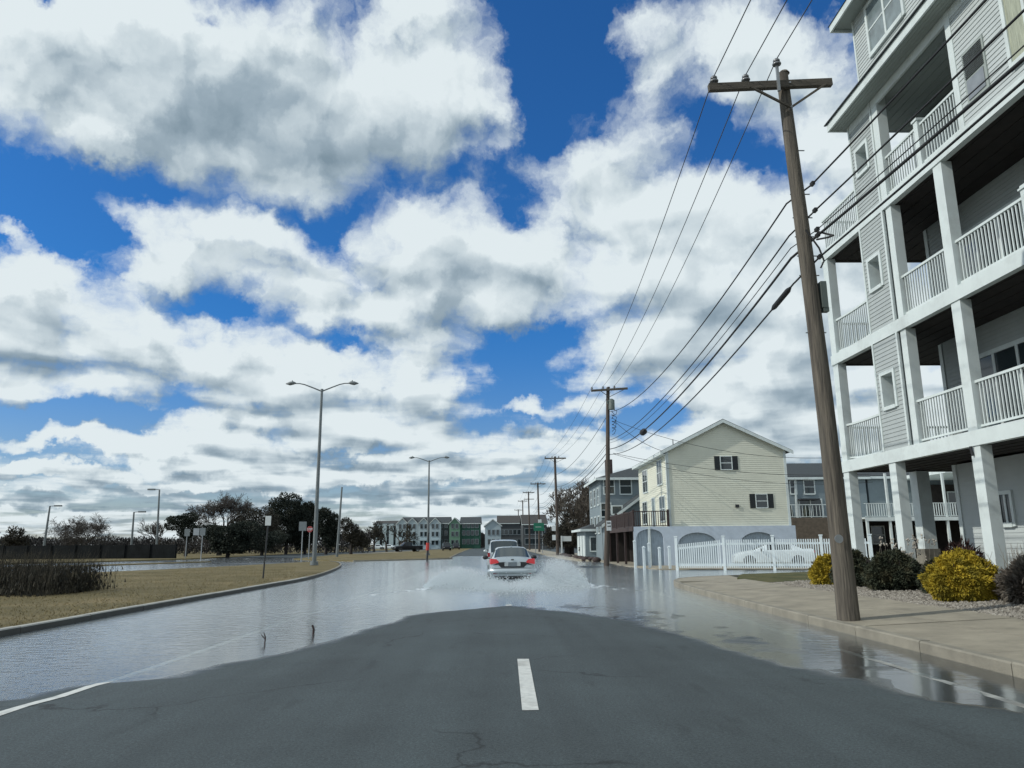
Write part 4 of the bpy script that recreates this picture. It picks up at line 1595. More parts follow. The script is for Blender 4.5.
railing(th, (a.x - 1.4, 66.1), (b_.x + 1, 66.1), a.z + 0.2, a.z + 1.3, mt='trim', gap=0.3, bw=0.03)
m = MB()
for px in (791, 807.5):
    p = atY(px, 518, 66.5)
    m.tube([(p.x, 66.6, p.z - 0.2), (p.x, 66.6, p.z + 0.7), (p.x, 66.6, p.z + 1.3)], [0.32, 0.25, 0.02], 8)
m.build('potted_shrub', MT['pine'], th)

dh = house('deck_house', 'grey house with white railed deck seen between the piers of the block', 34.9, 60.0, 70.2, 80, 0.0, 7.4, 9.05, 'x', 'sid_blue', over=0.35)
zr0 = atY(900, 517, 62).z
m = MB()
m.box(30.3, 56, 62, 69.9, zr0 - 0.12, zr0)
m.box(30.3, 56, 61.97, 62.0, zr0 - 0.3, zr0)
m.build('deck', MT['trim'], dh)
railing(dh, (30.4, 62.1), (56, 62.1), zr0 + 0.05, zr0 + 1.15, mt='trim', gap=0.2, bw=0.06)
for k, x in enumerate((30.5, 32.4, 34.0, 35.6, 37.2, 39.6, 42.4, 45.2, 48)):
    part('post', 'trim', (x - 0.09, x + 0.09, 62.02, 62.2, 0, zr0 - 0.3), parent=dh)
for x in (32.4, 37.2, 42.4, 45.2):
    part('post', 'trim', (x - 0.08, x + 0.08, 62.02, 62.2, zr0, zr0 + 3.6), parent=dh)
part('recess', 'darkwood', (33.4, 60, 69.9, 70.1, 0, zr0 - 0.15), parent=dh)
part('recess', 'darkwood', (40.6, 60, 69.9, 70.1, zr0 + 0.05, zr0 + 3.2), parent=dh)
for x in (43.0, 47.4, 51.5):
    window(dh, (x, 69.86, zr0 + 1.3), (1, 0, 0), (0, -1, 0), 1.6, 2.3, fr=0.1, mull=1, rail=False)
window(dh, (44.6, 69.86, 1.15), (1, 0, 0), (0, -1, 0), 1.3, 2.2, fr=0.1, rail=False, name='door', pane='palepane')
for k, x in enumerate((35.2, 37.4, 39.3)):
    window(dh, (x, 69.86, 2.0), (1, 0, 0), (0, -1, 0), 1.1, 1.5, fr=0.08)
part('porch_roof', 'trim', (37.4, 56, 61.9, 69.8, zr0 + 3.6, zr0 + 3.9), parent=dh)

# ------------------------------------------------------------------ far row of houses
MT['farframe'] = mat('far_window_frame', (0.22, 0.26, 0.28), 0.7)
MT['fw'] = mat('far_white_siding', (0.36, 0.44, 0.47), 0.7)
MT['fg'] = mat('far_green_siding', (0.012, 0.075, 0.05), 0.7)
MT['fl'] = mat('far_light_green_siding', (0.12, 0.23, 0.16), 0.7)
MT['fd'] = mat('far_grey_siding', (0.06, 0.068, 0.072), 0.7)
MT['fb'] = mat('far_brown_roof', (0.045, 0.043, 0.04), 0.9)
YF = 240.0


def fx(px, Y=YF):
    return atY(px, 540, Y).x


def fz(py, Y=YF, px=430):
    return atY(px, py, Y).z


def farwins(h, x0, x1, y, rows, n, w_=1.0, h_=1.4):
    for z in rows:
        for k in range(n):
            x = x0 + (x1 - x0) * (k + 0.5) / n
            window(h, (x, y - 0.01, z), (1, 0, 0), (0, -1, 0), w_, h_, fr=0.10, rail=False, dep=0.08, frame_mat='farframe')


g = house('apartment_block', 'long grey three storey block at the far left end of the distant row', fx(369.5), fx(399), YF + 8, YF + 22, 0, fz(524), fz(519.5), 'x', 'fd', roof='fb', sid=False, cat='building')
farwins(g, fx(371), fx(398), YF + 8, (2.2, 4.9, 7.4), 7, 1.1, 1.5)
m = MB()
for k in range(4):
    x = fx(374 + k * 7)
    m.box(x - 0.7, x + 0.7, YF + 6.9, YF + 7.9, 0, 8)
m.build('bay', MT['fw'], g)
tl = ['narrow white gabled townhouse, leftmost of the four beside the grey block', 'white gabled townhouse, second from the left in the distant row of four',
      'white gabled townhouse, third from the left in the distant row of four', 'white gabled townhouse beside the green ones, behind the far lamp post']
for i, pc in enumerate((402, 412, 423.5, 435)):
    w2 = 5.0
    h = house('townhouse', tl[i], fx(pc) - 1.75, fx(pc) + 1.75, YF, YF + 14, 0, fz(523.5), fz(518), 'y', 'fw', roof='fb', sid=False, group='white gabled townhouses in the far row', over=0.2)
    farwins(h, fx(pc) - 1.3, fx(pc) + 1.3, YF, (2.0, 4.6, 7.0), 2, 0.7, 1.3)
    m = MB()
    m.box(fx(pc) - 1.0, fx(pc) + 1.0, YF - 1.2, YF - 0.1, 0, 0.5)
    m.box(fx(pc) - 1.1, fx(pc) + 1.1, YF - 1.2, YF - 0.1, 2.6, 2.85)
    m.build('porch', MT['fw'], h)
h = house('terrace_house', 'dark roofed grey body of the distant row behind its white gables', fx(399.5), fx(448.5), YF + 3, YF + 16, 0, fz(523), fz(516.5), 'x', 'fd', roof='shingle', sid=False, cat='building')
farwins(h, fx(400), fx(448), YF + 3, (2.2, 4.9, 7.3), 9, 0.9, 1.4)
h = house('townhouse', 'light green gabled townhouse beside the dark green one', fx(449.2), fx(460), YF, YF + 14, 0, fz(523.5), fz(518), 'y', 'fl', roof='shingle', sid=False)
farwins(h, fx(450.5), fx(459), YF, (2.0, 4.6, 7.0), 2, 0.8, 1.3)
h = house('townhouse', 'dark green townhouse with black roof at the right end of the row', fx(460.4), fx(480), YF + 1, YF + 14, 0, fz(523.5), fz(517), 'x', 'fg', roof='shingle', sid=False)
farwins(h, fx(461.5), fx(479), YF + 1, (2.2, 4.9, 7.2), 4, 0.9, 1.4)
YG = 200.0
h = house('gabled_house', 'small white gabled house beyond the far end of the road', fx(485, YG), fx(501, YG), YG, YG + 12, 0, fz(526, YG), fz(520, YG), 'y', 'fw', roof='fb', sid=False)
farwins(h, fx(487, YG), fx(500, YG), YG, (2.0, 4.4), 3, 0.6, 1.2)
h = house('brown_roofed_house', 'long dark house with brown roof right of the small white gable', fx(498, YG + 16), fx(522, YG + 16), YG + 14, YG + 30, 0, fz(524, YG + 16), fz(516, YG + 16), 'x', 'fd', roof='fb', sid=False)
farwins(h, fx(500, YG + 16), fx(521, YG + 16), YG + 14, (2.0, 4.6), 5, 0.9, 1.3)
h = house('brown_roofed_house', 'dark gabled house behind the line of utility poles', fx(523, YG - 10), fx(547, YG - 10), YG - 10, YG + 6, 0, fz(525, YG - 10), fz(515, YG - 10), 'x', 'fd', roof='fb', sid=False)
farwins(h, fx(525, YG - 10), fx(545, YG - 10), YG - 10, (2.0, 4.4), 5, 0.9, 1.3)

# ------------------------------------------------------------------ utility poles and their wires
def insulator(mb, p, s=1.0):
    x, y, z = p
    mb.tube([(x, y, z - 0.02), (x, y, z + 0.06 * s)], [0.03 * s, 0.03 * s], 8)
    mb.tube([(x, y, z + 0.05 * s), (x, y, z + 0.075 * s), (x, y, z + 0.11 * s), (x, y, z + 0.125 * s)], [0.085 * s, 0.09 * s, 0.05 * s, 0.045 * s], 10)
    mb.tube([(x, y, z + 0.12 * s), (x, y, z + 0.15 * s), (x, y, z + 0.19 * s)], [0.065 * s, 0.07 * s, 0.03 * s], 10)


def big_pole(label, base, top, r0, r1, armdir=(1, 0, 0), arm=(-1.5, 1.0), zarm=0.4, mt='polewood', ins=(-1.45, -0.8, -0.25), armw=(0.11, 0.15)):
    t = thing('utility_pole', label, 'utility pole', base, group='wooden utility poles along the right side of the road')
    m = MB()
    b_, tp = Vector(base), Vector(top)
    n = 22
    pts, rr = [], []
    for i in range(n + 1):
        f = i / n
        p = b_.lerp(tp, f) + Vector((0.035 * math.sin(f * 5.0), 0.02 * math.sin(f * 7), 0))
        pts.append(p - Vector((0, 0, 0.4)) if i == 0 else p)
        rr.append((r0 + (r1 - r0) * f ** 0.85) * (1 + 0.025 * nz(f * 9, b_.y, 1.0)))
    rr[0] *= 1.04
    m.tube(pts, rr, 20)
    # top cap slightly domed
    m.tube([tp, tp + Vector((0, 0, 0.05))], [r1 * 0.98, r1 * 0.7], 20)
    m.build('pole', MT[mt], t)
    ad = Vector(armdir).normalized()
    c = tp + Vector((0, -r1 - armw[0] / 2, -zarm))
    m = MB()
    m.beam(c + ad * arm[0], c + ad * arm[1], armw[0], armw[1])
    m.build('crossarm', MT['armwood'], t)
    m = MB()
    for s in ((arm[0] * 0.5), (arm[1] * 0.85)):
        m.beam(c + ad * s + Vector((0, -armw[0] / 2 - 0.01, -0.05)), c + Vector((0, -0.01, -0.52)), 0.045, 0.035)
    m.build('brace', MT['armwood'], t)
    m = MB()
    m.tube([c + Vector((0, -0.09, 0)), c + Vector((0, 0.2, 0))], 0.02, 6)
    m.tube([c + Vector((0, -0.06, -0.52)), c + Vector((0, 0.2, -0.52))], 0.02, 6)
    m.build('bolt', MT['steel'], t)
    out = []
    for s in ins:
        m = MB()
        p = c + ad * s + Vector((0, 0, armw[1] / 2))
        insulator(m, p)
        m.build('insulator', MT['porcelain'], t)
        out.append(p + Vector((0, 0, 0.17)))
    return t, c, out


P1b, P1t = Vector((6.2, 13.66, 0.15)), Vector((5.96, 13.66, 10.93))
pole1, c1, ins1 = big_pole('weathered grey wooden utility pole with crossarm, nearest, standing on the sidewalk', P1b, P1t, 0.19, 0.115,
                           (1, 0, 0.052), (-1.64, 0.88), 0.36, ins=(-1.52, -0.87))
# third insulator on a steel pin beside the pole top
m = MB()
pp = c1 + Vector((-0.24, -0.08, 0))
m.beam(pp + Vector((0, 0, -0.2)), pp + Vector((0, 0, 0.34)), 0.05, 0.05)
m.build('insulator_pin', MT['steel'], pole1)
m = MB()
insulator(m, pp + Vector((0, 0, 0.34)))
m.build('insulator', MT['porcelain'], pole1)
ins1.append(pp + Vector((0, 0, 0.51)))
m = MB()
for i, z in enumerate((8.25, 7.75, 7.35, 6.95, 6.55, 9.2, 5.4)):
    x = 6.05 + (8 - z) * 0.02
    m.tube([(x - 0.19, 13.66, z), (x + 0.2, 13.66, z)], 0.012, 6)
m.build('bolt', MT['steel'], pole1)
m = MB()
m.box(6.22, 6.33, 13.5, 13.64, 5.86, 6.38)
m.box(6.24, 6.34, 13.51, 13.63, 5.78, 5.86)
m.build('cable_box', MT['box'], pole1)
m = MB()
m.tube([(6.0, 13.44, 7.4), (6.2, 13.38, 7.0), (6.28, 13.4, 6.75), (6.22, 13.44, 6.62)], 0.018, 6)
m.tube([(6.24, 13.44, 7.36), (6.32, 13.1, 7.15), (6.3, 12.95, 7.08), (6.26, 13.1, 7.1), (6.2, 13.44, 7.2)], 0.02, 6)
m.build('cable_loop', MT['cable'], pole1)
for k in range(5):
    m = MB()
    m.obox((6.235, 13.47, (8.38, 7.82, 7.42, 7.3, 6.86)[k]), (0.03, 0, 0), (0, 0.06, 0), (0, 0, 0.035))
    m.build('cable_clamp', MT['darkmetal'], pole1)
m = MB()
m.tube([(6.07, 13.46, 1.55), (6.07, 13.445, 1.55)], 0.075, 18)
m.build('pole_tag', MT['steel'], pole1)

P2b, P2t = Vector((7.3, 51.1, -0.02)), Vector((7.87, 51.1, 12.1))
pole2, c2, ins2 = big_pole('dark utility pole with transformer standing in the floodwater by the yellow house', P2b, P2t, 0.19, 0.12,
                           (1, 0, 0.06), (-1.25, 1.3), 0.18, mt='polewood2', ins=(-1.2, -0.42, 0.38), armw=(0.12, 0.14))
m = MB()
m.tube([(8.0, 50.85, 10.5), (8.0, 50.85, 11.15), (8.0, 50.85, 11.25)], [0.21, 0.21, 0.08], 14)
m.tube([(7.75, 50.86, 10.9), (7.72, 50.8, 11.1)], 0.06, 8)
m.build('transformer', MT['box'], pole2)
m = MB()
rnd = random.Random(2)
for k in range(7):
    z = 10.3 - k * 0.22
    m.tube([(8.0, 50.95, z + 0.3), (8.25 + rnd.uniform(-.1, .12), 50.9, z + 0.1), (8.1 + rnd.uniform(-.1, .2), 50.9, z - 0.15), (8.0, 51, z - 0.2)], 0.02, 4)
m.build('cable_loop', MT['cable'], pole2)
m = MB()
m.box(7.36, 7.68, 50.85, 50.88, 2.3, 2.95)
sg = m.build('sign_plate', MT['sign'], pole2)
m = MB()
m.box(7.42, 7.62, 50.843, 50.849, 2.56, 2.62)
m.add([(7.6, 50.845, 2.50), (7.66, 50.845, 2.59), (7.6, 50.845, 2.68)], [(0, 1, 2)])
m.box(7.4, 7.64, 50.843, 50.849, 2.76, 2.84)
m.build('sign_print', MT['darkmetal'], sg)

farp = []
for i, (Y, zt, lab) in enumerate(((88.5, 11.5, 'utility pole carrying two white plates, third from the near one'), (126, 11.4, 'utility pole, fourth along the right side, beyond the bare tree'),
                                  (163, 12.4, 'utility pole, fifth along the right side'), (200, 12.6, 'utility pole, sixth along the right side, near the brown roofed house'),
                                  (240, 12.0, 'utility pole, farthest of the row at the end of the road'))):
    x = 7.05
    t, c, ins = big_pole(lab, (x, Y, 0), (x - 0.05, Y, zt), 0.19, 0.13, (1, 0, 0.01), (-1.25, 1.25), 0.2, mt='polewood2', ins=(-1.2, -0.4, 0.4), armw=(0.13, 0.15))
    farp.append((t, Vector((x, Y, zt)), ins))
    if i == 0:
        m = MB()
        m.box(x - 0.62, x - 0.18, Y - 0.25, Y - 0.22, 2.9, 3.5)
        m.build('sign_plate', MT['sign'], t)
        m = MB()
        m.box(x - 0.60, x - 0.2, Y - 0.25, Y - 0.22, 1.85, 2.45)
        m.build('sign_plate', MT['sign'], t)
    if i == 2:
        m = MB()
        m.beam((x - 1.1, Y - 0.2, zt - 1.6), (x + 1.1, Y - 0.2, zt - 1.6), 0.12, 0.14)
        m.build('crossarm', MT['armwood'], t)


def cat(m, a, b_, sag, r, n=28, seg=5):
    a, b_ = Vector(a), Vector(b_)
    pts = []
    for i in range(n + 1):
        t = i / n
        p = a.lerp(b_, t)
        p.z -= 4 * sag * t * (1 - t)
        pts.append(p)
    m.tube(pts, r, seg, cap=False)


def wire(label, nodes, sags, r, mt='wire', name='power_line', group='wires strung along the poles'):
    m = MB()
    for a, b_, s in zip(nodes, nodes[1:], sags):
        cat(m, a, b_, s, r)
    o = m.build(name, MT[mt], None, origin=nodes[1])
    tag(o, label, 'wire', group)
    return o


P0y = -26.0
lab = ('bare wire on the left end of the near crossarm', 'bare wire on the middle insulator of the near crossarm', 'bare wire on the pin insulator beside the near pole top')
for k in range(3):
    a = ins1[k]
    nodes = [Vector((a.x - 0.25, P0y, a.z + 0.6)), a, ins2[k]] + [f[2][k] for f in farp]
    wire(lab[k], nodes, [0.5, 0.75, 0.7, 0.7, 0.7, 0.7, 0.7], 0.0105)
labels = ['uppermost twisted black cable below the crossarm of the near pole', 'second black cable down on the near pole', 'thin cable just above the thickest one on the near pole',
          'thick black communications cable on the near pole', 'lowest cable with a long splice case beside the near pole']
za = (8.38, 7.82, 7.42, 7.3, 6.86)
zl = (8.1, 7.42, 7.15, 6.95, 6.42)
z2 = (10.37, 8.4, 8.2, 7.78, 7.42)
x2 = (7.98, 7.9, 7.9, 7.9, 7.92)
rr = (0.018, 0.017, 0.010, 0.026, 0.019)
sg2 = (0.95, 0.75, 0.75, 0.8, 0.85)
z0c = (8.9, 8.2, 7.8, 7.5, 8.4)
for k in range(5):
    nodes = [Vector((6.1 + 0.05 * k, P0y, z0c[k])), Vector((6.24, 13.5, za[k])), Vector((5.84, 13.82, zl[k] + 0.03)), Vector((x2[k] - 0.12, 51.0, z2[k]))]
    zf = (9.4, 8.0, 7.7, 7.4, 7.1)
    nodes += [Vector((f[1].x, f[1].y, zf[k])) for f in farp[:3]]
    wire(labels[k], nodes, [0.55, 0.0, sg2[k], 0.8, 0.7, 0.7], rr[k], 'cable', 'cable')
# splice case on the lowest cable, drum on the thick cable
a, b_ = Vector((5.84, 13.82, zl[4] + 0.03)), Vector((x2[4] - 0.12, 51.0, z2[4]))


def on(a, b_, sag, t):
    p = a.lerp(b_, t)
    p.z -= 4 * sag * t * (1 - t)
    return p


m = MB()
q = [on(a, b_, 0.85, t) for t in (0.006, 0.010, 0.034, 0.038)]
m.tube(q, [0.025, 0.055, 0.055, 0.025], 10)
o = m.build('splice_case', MT['cable'], None, origin=q[1])
tag(o, 'black splice case clamped on the lowest cable just left of the near pole', 'cable splice')
a, b_ = Vector((5.84, 13.82, zl[3] + 0.03)), Vector((x2[3] - 0.12, 51.0, z2[3]))
m = MB()
q = [on(a, b_, 0.8, t) + Vector((0, 0, -0.05)) for t in (0.555, 0.56, 0.573, 0.578)]
m.tube(q, [0.06, 0.15, 0.15, 0.06], 10)
o = m.build('splice_case', MT['cable'], None, origin=q[1])
tag(o, 'round black case hanging on the thick cable against the sky near the yellow house', 'cable splice')
# service drops over to the yellow house and beyond
drops = [('upper service drop running from the transformer pole over the yellow gable', (8.2, 51.0, 9.75), (22, 46, 6.6), 0.9, 0.014),
         ('service drop ending at the eave corner of the yellow house', (8.2, 51.0, 9.7), (11.05, 49.75, 7.5), 0.25, 0.016),
         ('middle service drop across the yellow gable', (8.0, 51.0, 7.5), (23, 45.8, 5.5), 0.55, 0.014),
         ('lowest service drop across the yellow gable', (8.0, 51.0, 7.45), (23, 45.6, 5.0), 0.8, 0.012)]
for lb, a, b_, s, r in drops:
    m = MB()
    cat(m, a, b_, s, r)
    o = m.build('service_drop', MT['cable'], None, origin=a)
    tag(o, lb, 'wire', 'service wires from the transformer pole')

# ------------------------------------------------------------------ street lamps
def double_lamp(label, x, y, z0, zt, r0, r1, arml, rise):
    t = thing('street_lamp', label, 'street lamp', (x, y, z0), group='two armed street lamps on the left verge')
    m = MB()
    m.tube([(x, y, z0), (x, y, z0 + 0.25)], [r0 * 1.9, r0 * 1.75], 12)
    m.build('base', MT['lamp'], t)
    m = MB()
    m.tube([(x, y, z0 + 0.2), (x, y, zt)], [r0, r1], 12)
    m.tube([(x, y, zt - 0.05), (x, y, zt + 0.12)], [r1 * 1.35, r1 * 1.2], 12)
    m.build('pole', MT['lamp'], t)
    for s in (-1, 1):
        m = MB()
        pts = [(x, y, zt - 0.05), (x + s * arml * 0.35, y, zt + rise * 0.45), (x + s * arml * 0.62, y, zt + rise * 0.85), (x + s * arml * 0.8, y, zt + rise), (x + s * arml * 0.95, y, zt + rise)]
        m.tube(pts, [0.055, 0.05, 0.045, 0.04, 0.04], 8)
        m.build('arm', MT['lamp'], t)
        m = MB()
        hx = x + s * arml * 0.93
        m.tube([(hx, y, zt + rise + 0.02), (hx + s * 0.18, y, zt + rise + 0.04), (hx + s * 0.45, y, zt + rise), (hx + s * 0.75, y, zt + rise - 0.01)], [0.05, 0.13, 0.15, 0.03], 8)
        m.tube([(hx + s * 0.28, y, zt + rise + 0.1), (hx + s * 0.28, y, zt + rise + 0.24)], [0.04, 0.035], 6)
        m.build('lamp_head', MT['lamp'], t)
    return t


double_lamp('tall grey two armed street lamp on the grass by the flooded road, the nearer one', -12.98, 55.16, 0.13, 12.8, 0.16, 0.09, 2.1, 0.55)
double_lamp('smaller looking two armed street lamp farther along the verge', -8.9, 100, 0.11, 12.3, 0.16, 0.09, 2.1, 0.5)


def single_lamp(label, x, y, xt, zt, s, z0=0.12):
    t = thing('street_lamp', label, 'street lamp', (x, y, z0), group='single headed lamps behind the far fence')
    m = MB()
    m.tube([(x, y, z0), (xt, y, zt)], [0.19, 0.11], 8)
    m.build('pole', MT['lamp'], t)
    m = MB()
    m.beam((xt, y, zt - 0.03), (xt + s * 0.7, y, zt + 0.02), 0.1, 0.09)
    m.build('arm', MT['lamp'], t)
    m = MB()
    m.obox((xt + s * 1.15, y, zt + 0.02), (0.5, 0, 0), (0, 0.18, 0), (0, 0, 0.1))
    m.build('lamp_head', MT['lamp'], t)


Yl = 110
for lb, bx, tx_, ty, s in (('single headed lamp leaning right behind the reeds', 43, 50, 506, 1), ('smallest single headed lamp, between the bare tree and the fence end', 131, 134, 512, 1),
                           ('single headed lamp with its head turned left, tallest on the left', 156.5, 159.5, 489.5, -1)):
    b_ = atY(bx, 552, Yl)
    tp = atY(tx_, ty, Yl)
    single_lamp(lb, b_.x, Yl, tp.x, tp.z, s)
b_, tp = atY(337, 552, 95), atY(342, 487, 95)
m = MB()
m.tube([(b_.x, 95, 0.1), (tp.x, 95, tp.z)], [0.17, 0.10], 10)
m.tube([(tp.x - 0.02, 94.9, tp.z - 0.5), (tp.x, 94.9, tp.z - 0.2)], 0.06, 6)
tag(m.build('bare_pole', MT['lamp'], None, origin=(b_.x, 95, 0.1)), 'bare leaning grey pole with no lamp beside the evergreen trees', 'pole')

# ------------------------------------------------------------------ signs
def post_sign(name, label, base, top, r, plate, mt, pmt='darkmetal', shape='rect', pz=0.0, z0=0.13, back=None):
    base, top = Vector(base), Vector(top)
    t = thing(name, label, 'sign', base)
    m = MB()
    m.tube([base - Vector((0, 0, 0.1)), top], r, 6)
    m.build('post', MT[pmt], t)
    w, h = plate
    c = top - Vector((0, 0.04, h * 0.35 + pz))
    m = MB()
    if shape == 'rect':
        m.box(c.x - w / 2, c.x + w / 2, c.y - 0.012, c.y + 0.012, c.z - h / 2, c.z + h / 2)
    else:
        q = [(c.x + w / 2 * math.cos(math.pi / 8 + k * math.pi / 4), c.y - 0.012, c.z + w / 2 * math.sin(math.pi / 8 + k * math.pi / 4)) for k in range(8)]
        m.slab(q, (0, 0.024, 0))
    p = m.build('sign_plate', MT[mt], t)
    return t, p, c


post_sign('road_sign', 'small white plate on a leaning black post at the edge of the grass island', (-10.25, 34.2, 0.13), (-10.16, 34.2, 2.75), 0.035, (0.25, 0.42), 'sign')
q = atY(303, 523, 77)
t, p, c = post_sign('road_sign', 'grey back of a square sign left of the stop sign', (q.x, 77, 0.05), (q.x, 77, q.z), 0.05, (0.75, 0.9), 'lamp', pmt='steel')
q = atY(310, 527, 80)
t, p, c = post_sign('stop_sign', 'faded red stop sign on a thin post beside the tall lamp', (q.x, 80, 0.05), (q.x, 80, q.z), 0.045, (0.66, 0.66), 'signred', pmt='steel', shape='oct')
GLY = {'S': [(0, 0, 1, 0), (1, 0, 1, .5), (1, .5, 0, .5), (0, .5, 0, 1), (0, 1, 1, 1)], 'T': [(0, 1, 1, 1), (.5, 0, .5, 1)],
       'O': [(0, 0, 1, 0), (1, 0, 1, 1), (1, 1, 0, 1), (0, 1, 0, 0)], 'P': [(0, 0, 0, 1), (0, 1, 1, 1), (1, 1, 1, .5), (1, .5, 0, .5)]}
m = MB()
for i, ch in enumerate('STOP'):
    for (x0_, z0_, x1_, z1_) in GLY[ch]:
        bx, bz = c.x - 0.25 + i * 0.135, c.z - 0.1
        m.beam((bx + x0_ * 0.09, c.y - 0.018 - 0.0001 * i, bz + z0_ * 0.2), (bx + x1_ * 0.09, c.y - 0.018, bz + z1_ * 0.2 + 0.0001), 0.004, 0.028, up=(0, -1, 0) if False else (0.3, 0, 1) if x0_ == x1_ else (0, 0, 1))
m.build('lettering', MT['sign'], p)
for px, py, Y, lb in ((203, 529, 88, 'pair of pale sign backs on one post in front of the dark spreading conifer'), (187.5, 530, 92, 'narrow pale sign back left of the pair by the fence end')):
    q = atY(px, py, Y)
    t, p, c = post_sign('road_sign', lb, (q.x, Y, 0.1), (q.x, Y, q.z), 0.05, (0.62, 0.85), 'lamp', pmt='steel')
    if px > 200:
        m = MB()
        m.box(c.x - 1.05, c.x - 0.38, c.y - 0.012, c.y + 0.012, c.z - 0.4, c.z + 0.38)
        m.build('sign_plate', MT['steel'], t)
# red banded marker post in front of the far lamp
q = atY(427, 560, 74)
t = thing('marker_post', 'black post with a red band in front of the farther two armed lamp', 'post', (q.x, 74, 0))
m = MB()
m.tube([(q.x, 74, -0.1), (q.x + 0.12, 74, 2.6)], 0.09, 8)
m.build('post', MT['darkmetal'], t)
m = MB()
m.tube([(q.x + 0.02, 74, 0.95), (q.x + 0.05, 74, 1.65)], 0.16, 8)
m.build('red_band', mat('bright_red_band', (0.45, 0.04, 0.03), 0.5), t)
# big green road sign
Yg = 110
c = atY(538.8, 526.5, Yg)
t = thing('highway_sign', 'green road sign with a white square above, before the far brown house', 'sign', (c.x, Yg, 0.1))
m = MB()
m.box(c.x - 0.75, c.x + 0.75, Yg - 0.03, Yg + 0.0, c.z - 0.62, c.z + 0.5)
m.build('sign_plate', MT['signgreen'], t)
m = MB()
m.box(c.x - 0.1, c.x + 0.4, Yg - 0.03, Yg, c.z + 0.54, c.z + 1.0)
m.box(c.x - 0.5, c.x + 0.35, Yg - 0.04, Yg - 0.034, c.z - 0.1, c.z - 0.04)
m.build('sign_print', MT['sign'], t)
for s in (-0.5, 0.5):
    m = MB()
    m.tube([(c.x + s, Yg + 0.05, 0), (c.x + s, Yg + 0.05, c.z + 0.5)], 0.06, 6)
    m.build('post', MT['steel'], t)
# white sign board on a post at the right verge
c = atY(566, 538.5, 92)
t = thing('notice_board', 'white board on a white post at the right verge below the bare tree', 'sign', (c.x, 92, 0.1))
m = MB()
m.box(c.x - 0.45, c.x + 0.65, 91.95, 92.0, c.z - 0.32, c.z + 0.28)
m.build('board', MT['sign'], t)
m = MB()
m.box(c.x - 0.62, c.x - 0.46, 91.9, 92.05, 0, c.z + 0.32)
m.build('post', MT['sign'], t)

# ------------------------------------------------------------------ white picket fence, bollards
A, Bf = Vector((10.0, 42.5, 0)), Vector((19.2, 39.0, 0))
fn = thing('picket_fence', 'white vinyl picket fence between the side street and the yellow house', 'fence', (10, 42.5, 0))
L_ = (Bf - A).length
d = (Bf - A) / L_
s_ = Vector((-d.y, d.x, 0))
posts = [0, 2.55, 5.1, 7.5, L_]
for i, u in enumerate(posts):
    m = MB()
    c = A + d * u
    h = 1.78
    m.obox(c + Vector((0, 0, h / 2 - 0.1)), d * 0.075, s_ * 0.075, Vector((0, 0, h / 2 + 0.1)))
    m.obox(c + Vector((0, 0, h + 0.03)), d * 0.1, s_ * 0.1, Vector((0, 0, 0.03)))
    m.build('post', MT['picket'], fn)
for u0, u1 in zip(posts, posts[1:]):
    m = MB()
    first = u0 == 0
    z1a, z1b = (1.28, 1.52) if first else (1.52, 1.52)
    for zz in (0.28,):
        m.beam(A + d * (u0 + 0.075) + Vector((0, 0, zz)), A + d * (u1 - 0.075) + Vector((0, 0, zz)), 0.05, 0.14)
    m.beam(A + d * (u0 + 0.075) + Vector((0, 0, z1a - 0.12)), A + d * (u1 - 0.075) + Vector((0, 0, z1b - 0.12)), 0.05, 0.11)
    m.build('rail', MT['picket'], fn)
    m = MB()
    u = u0 + 0.16
    while u < u1 - 0.12:
        f = (u - u0) / (u1 - u0)
        zt = z1a + (z1b - z1a) * f + 0.1
        c = A + d * u - s_ * 0.03
        m.obox(c + Vector((0, 0, (0.12 + zt) / 2)), d * 0.03, s_ * 0.011, Vector((0, 0, (zt - 0.12) / 2)))
        u += 0.115
    m.build('pickets', MT['picket'], fn)
for (x, y, h, lb) in ((8.2, 45.4, 1.55, 'white post at the left corner of the blue skirt, tallest of the row'), (8.35, 43.4, 1.2, 'white bollard, second from the left, standing in the water'),
                      (9.1, 45.6, 1.4, 'white bollard, third from the left, before the arched bay'), (9.35, 43.9, 1.15, 'white bollard, fourth from the left'),
                      (9.85, 43.6, 1.2, 'white bollard closest to the end of the picket fence')):
    m = MB()
    m.box(x - 0.065, x + 0.065, y - 0.065, y + 0.065, -0.1, h)
    m.obox((x, y, h + 0.03), (0.085, 0, 0), (0, 0.085, 0), (0, 0, 0.028))
    m.add([(x - 0.07, y - 0.07, h + 0.055), (x + 0.07, y - 0.07, h + 0.055), (x + 0.07, y + 0.07, h + 0.055), (x - 0.07, y + 0.07, h + 0.055), (x, y, h + 0.12)],
          [(0, 1, 4), (1, 2, 4), (2, 3, 4), (3, 0, 4)])
    tag(m.build('bollard', MT['picket'], None, origin=(x, y, 0)), lb, 'bollard', 'white posts beside the fence')

# two dark reflections on the water at left, given solid upright shapes
for px, py, h, lb in ((313, 634, 0.15, 'short dark reflection given a solid upright shape, left of the dry lane'), (264.5, 643, 0.16, 'bent dark reflection given a solid shape in the shallow water')):
    g = G(px, py)
    m = MB()
    m.tube([(g.x, g.y, -0.05), (g.x + 0.01, g.y, h * 0.5), (g.x - 0.02, g.y, h)], [0.022, 0.02, 0.02] if px > 300 else [0.012, 0.01, 0.006], 6)
    if px < 300:
        m.tube([(g.x, g.y, h * 0.4), (g.x - 0.06, g.y, h * 0.8)], [0.01, 0.005], 5)
    tag(m.build('reflection_stub', MT['brownwood'], None, origin=(g.x, g.y, 0)), lb, 'debris')

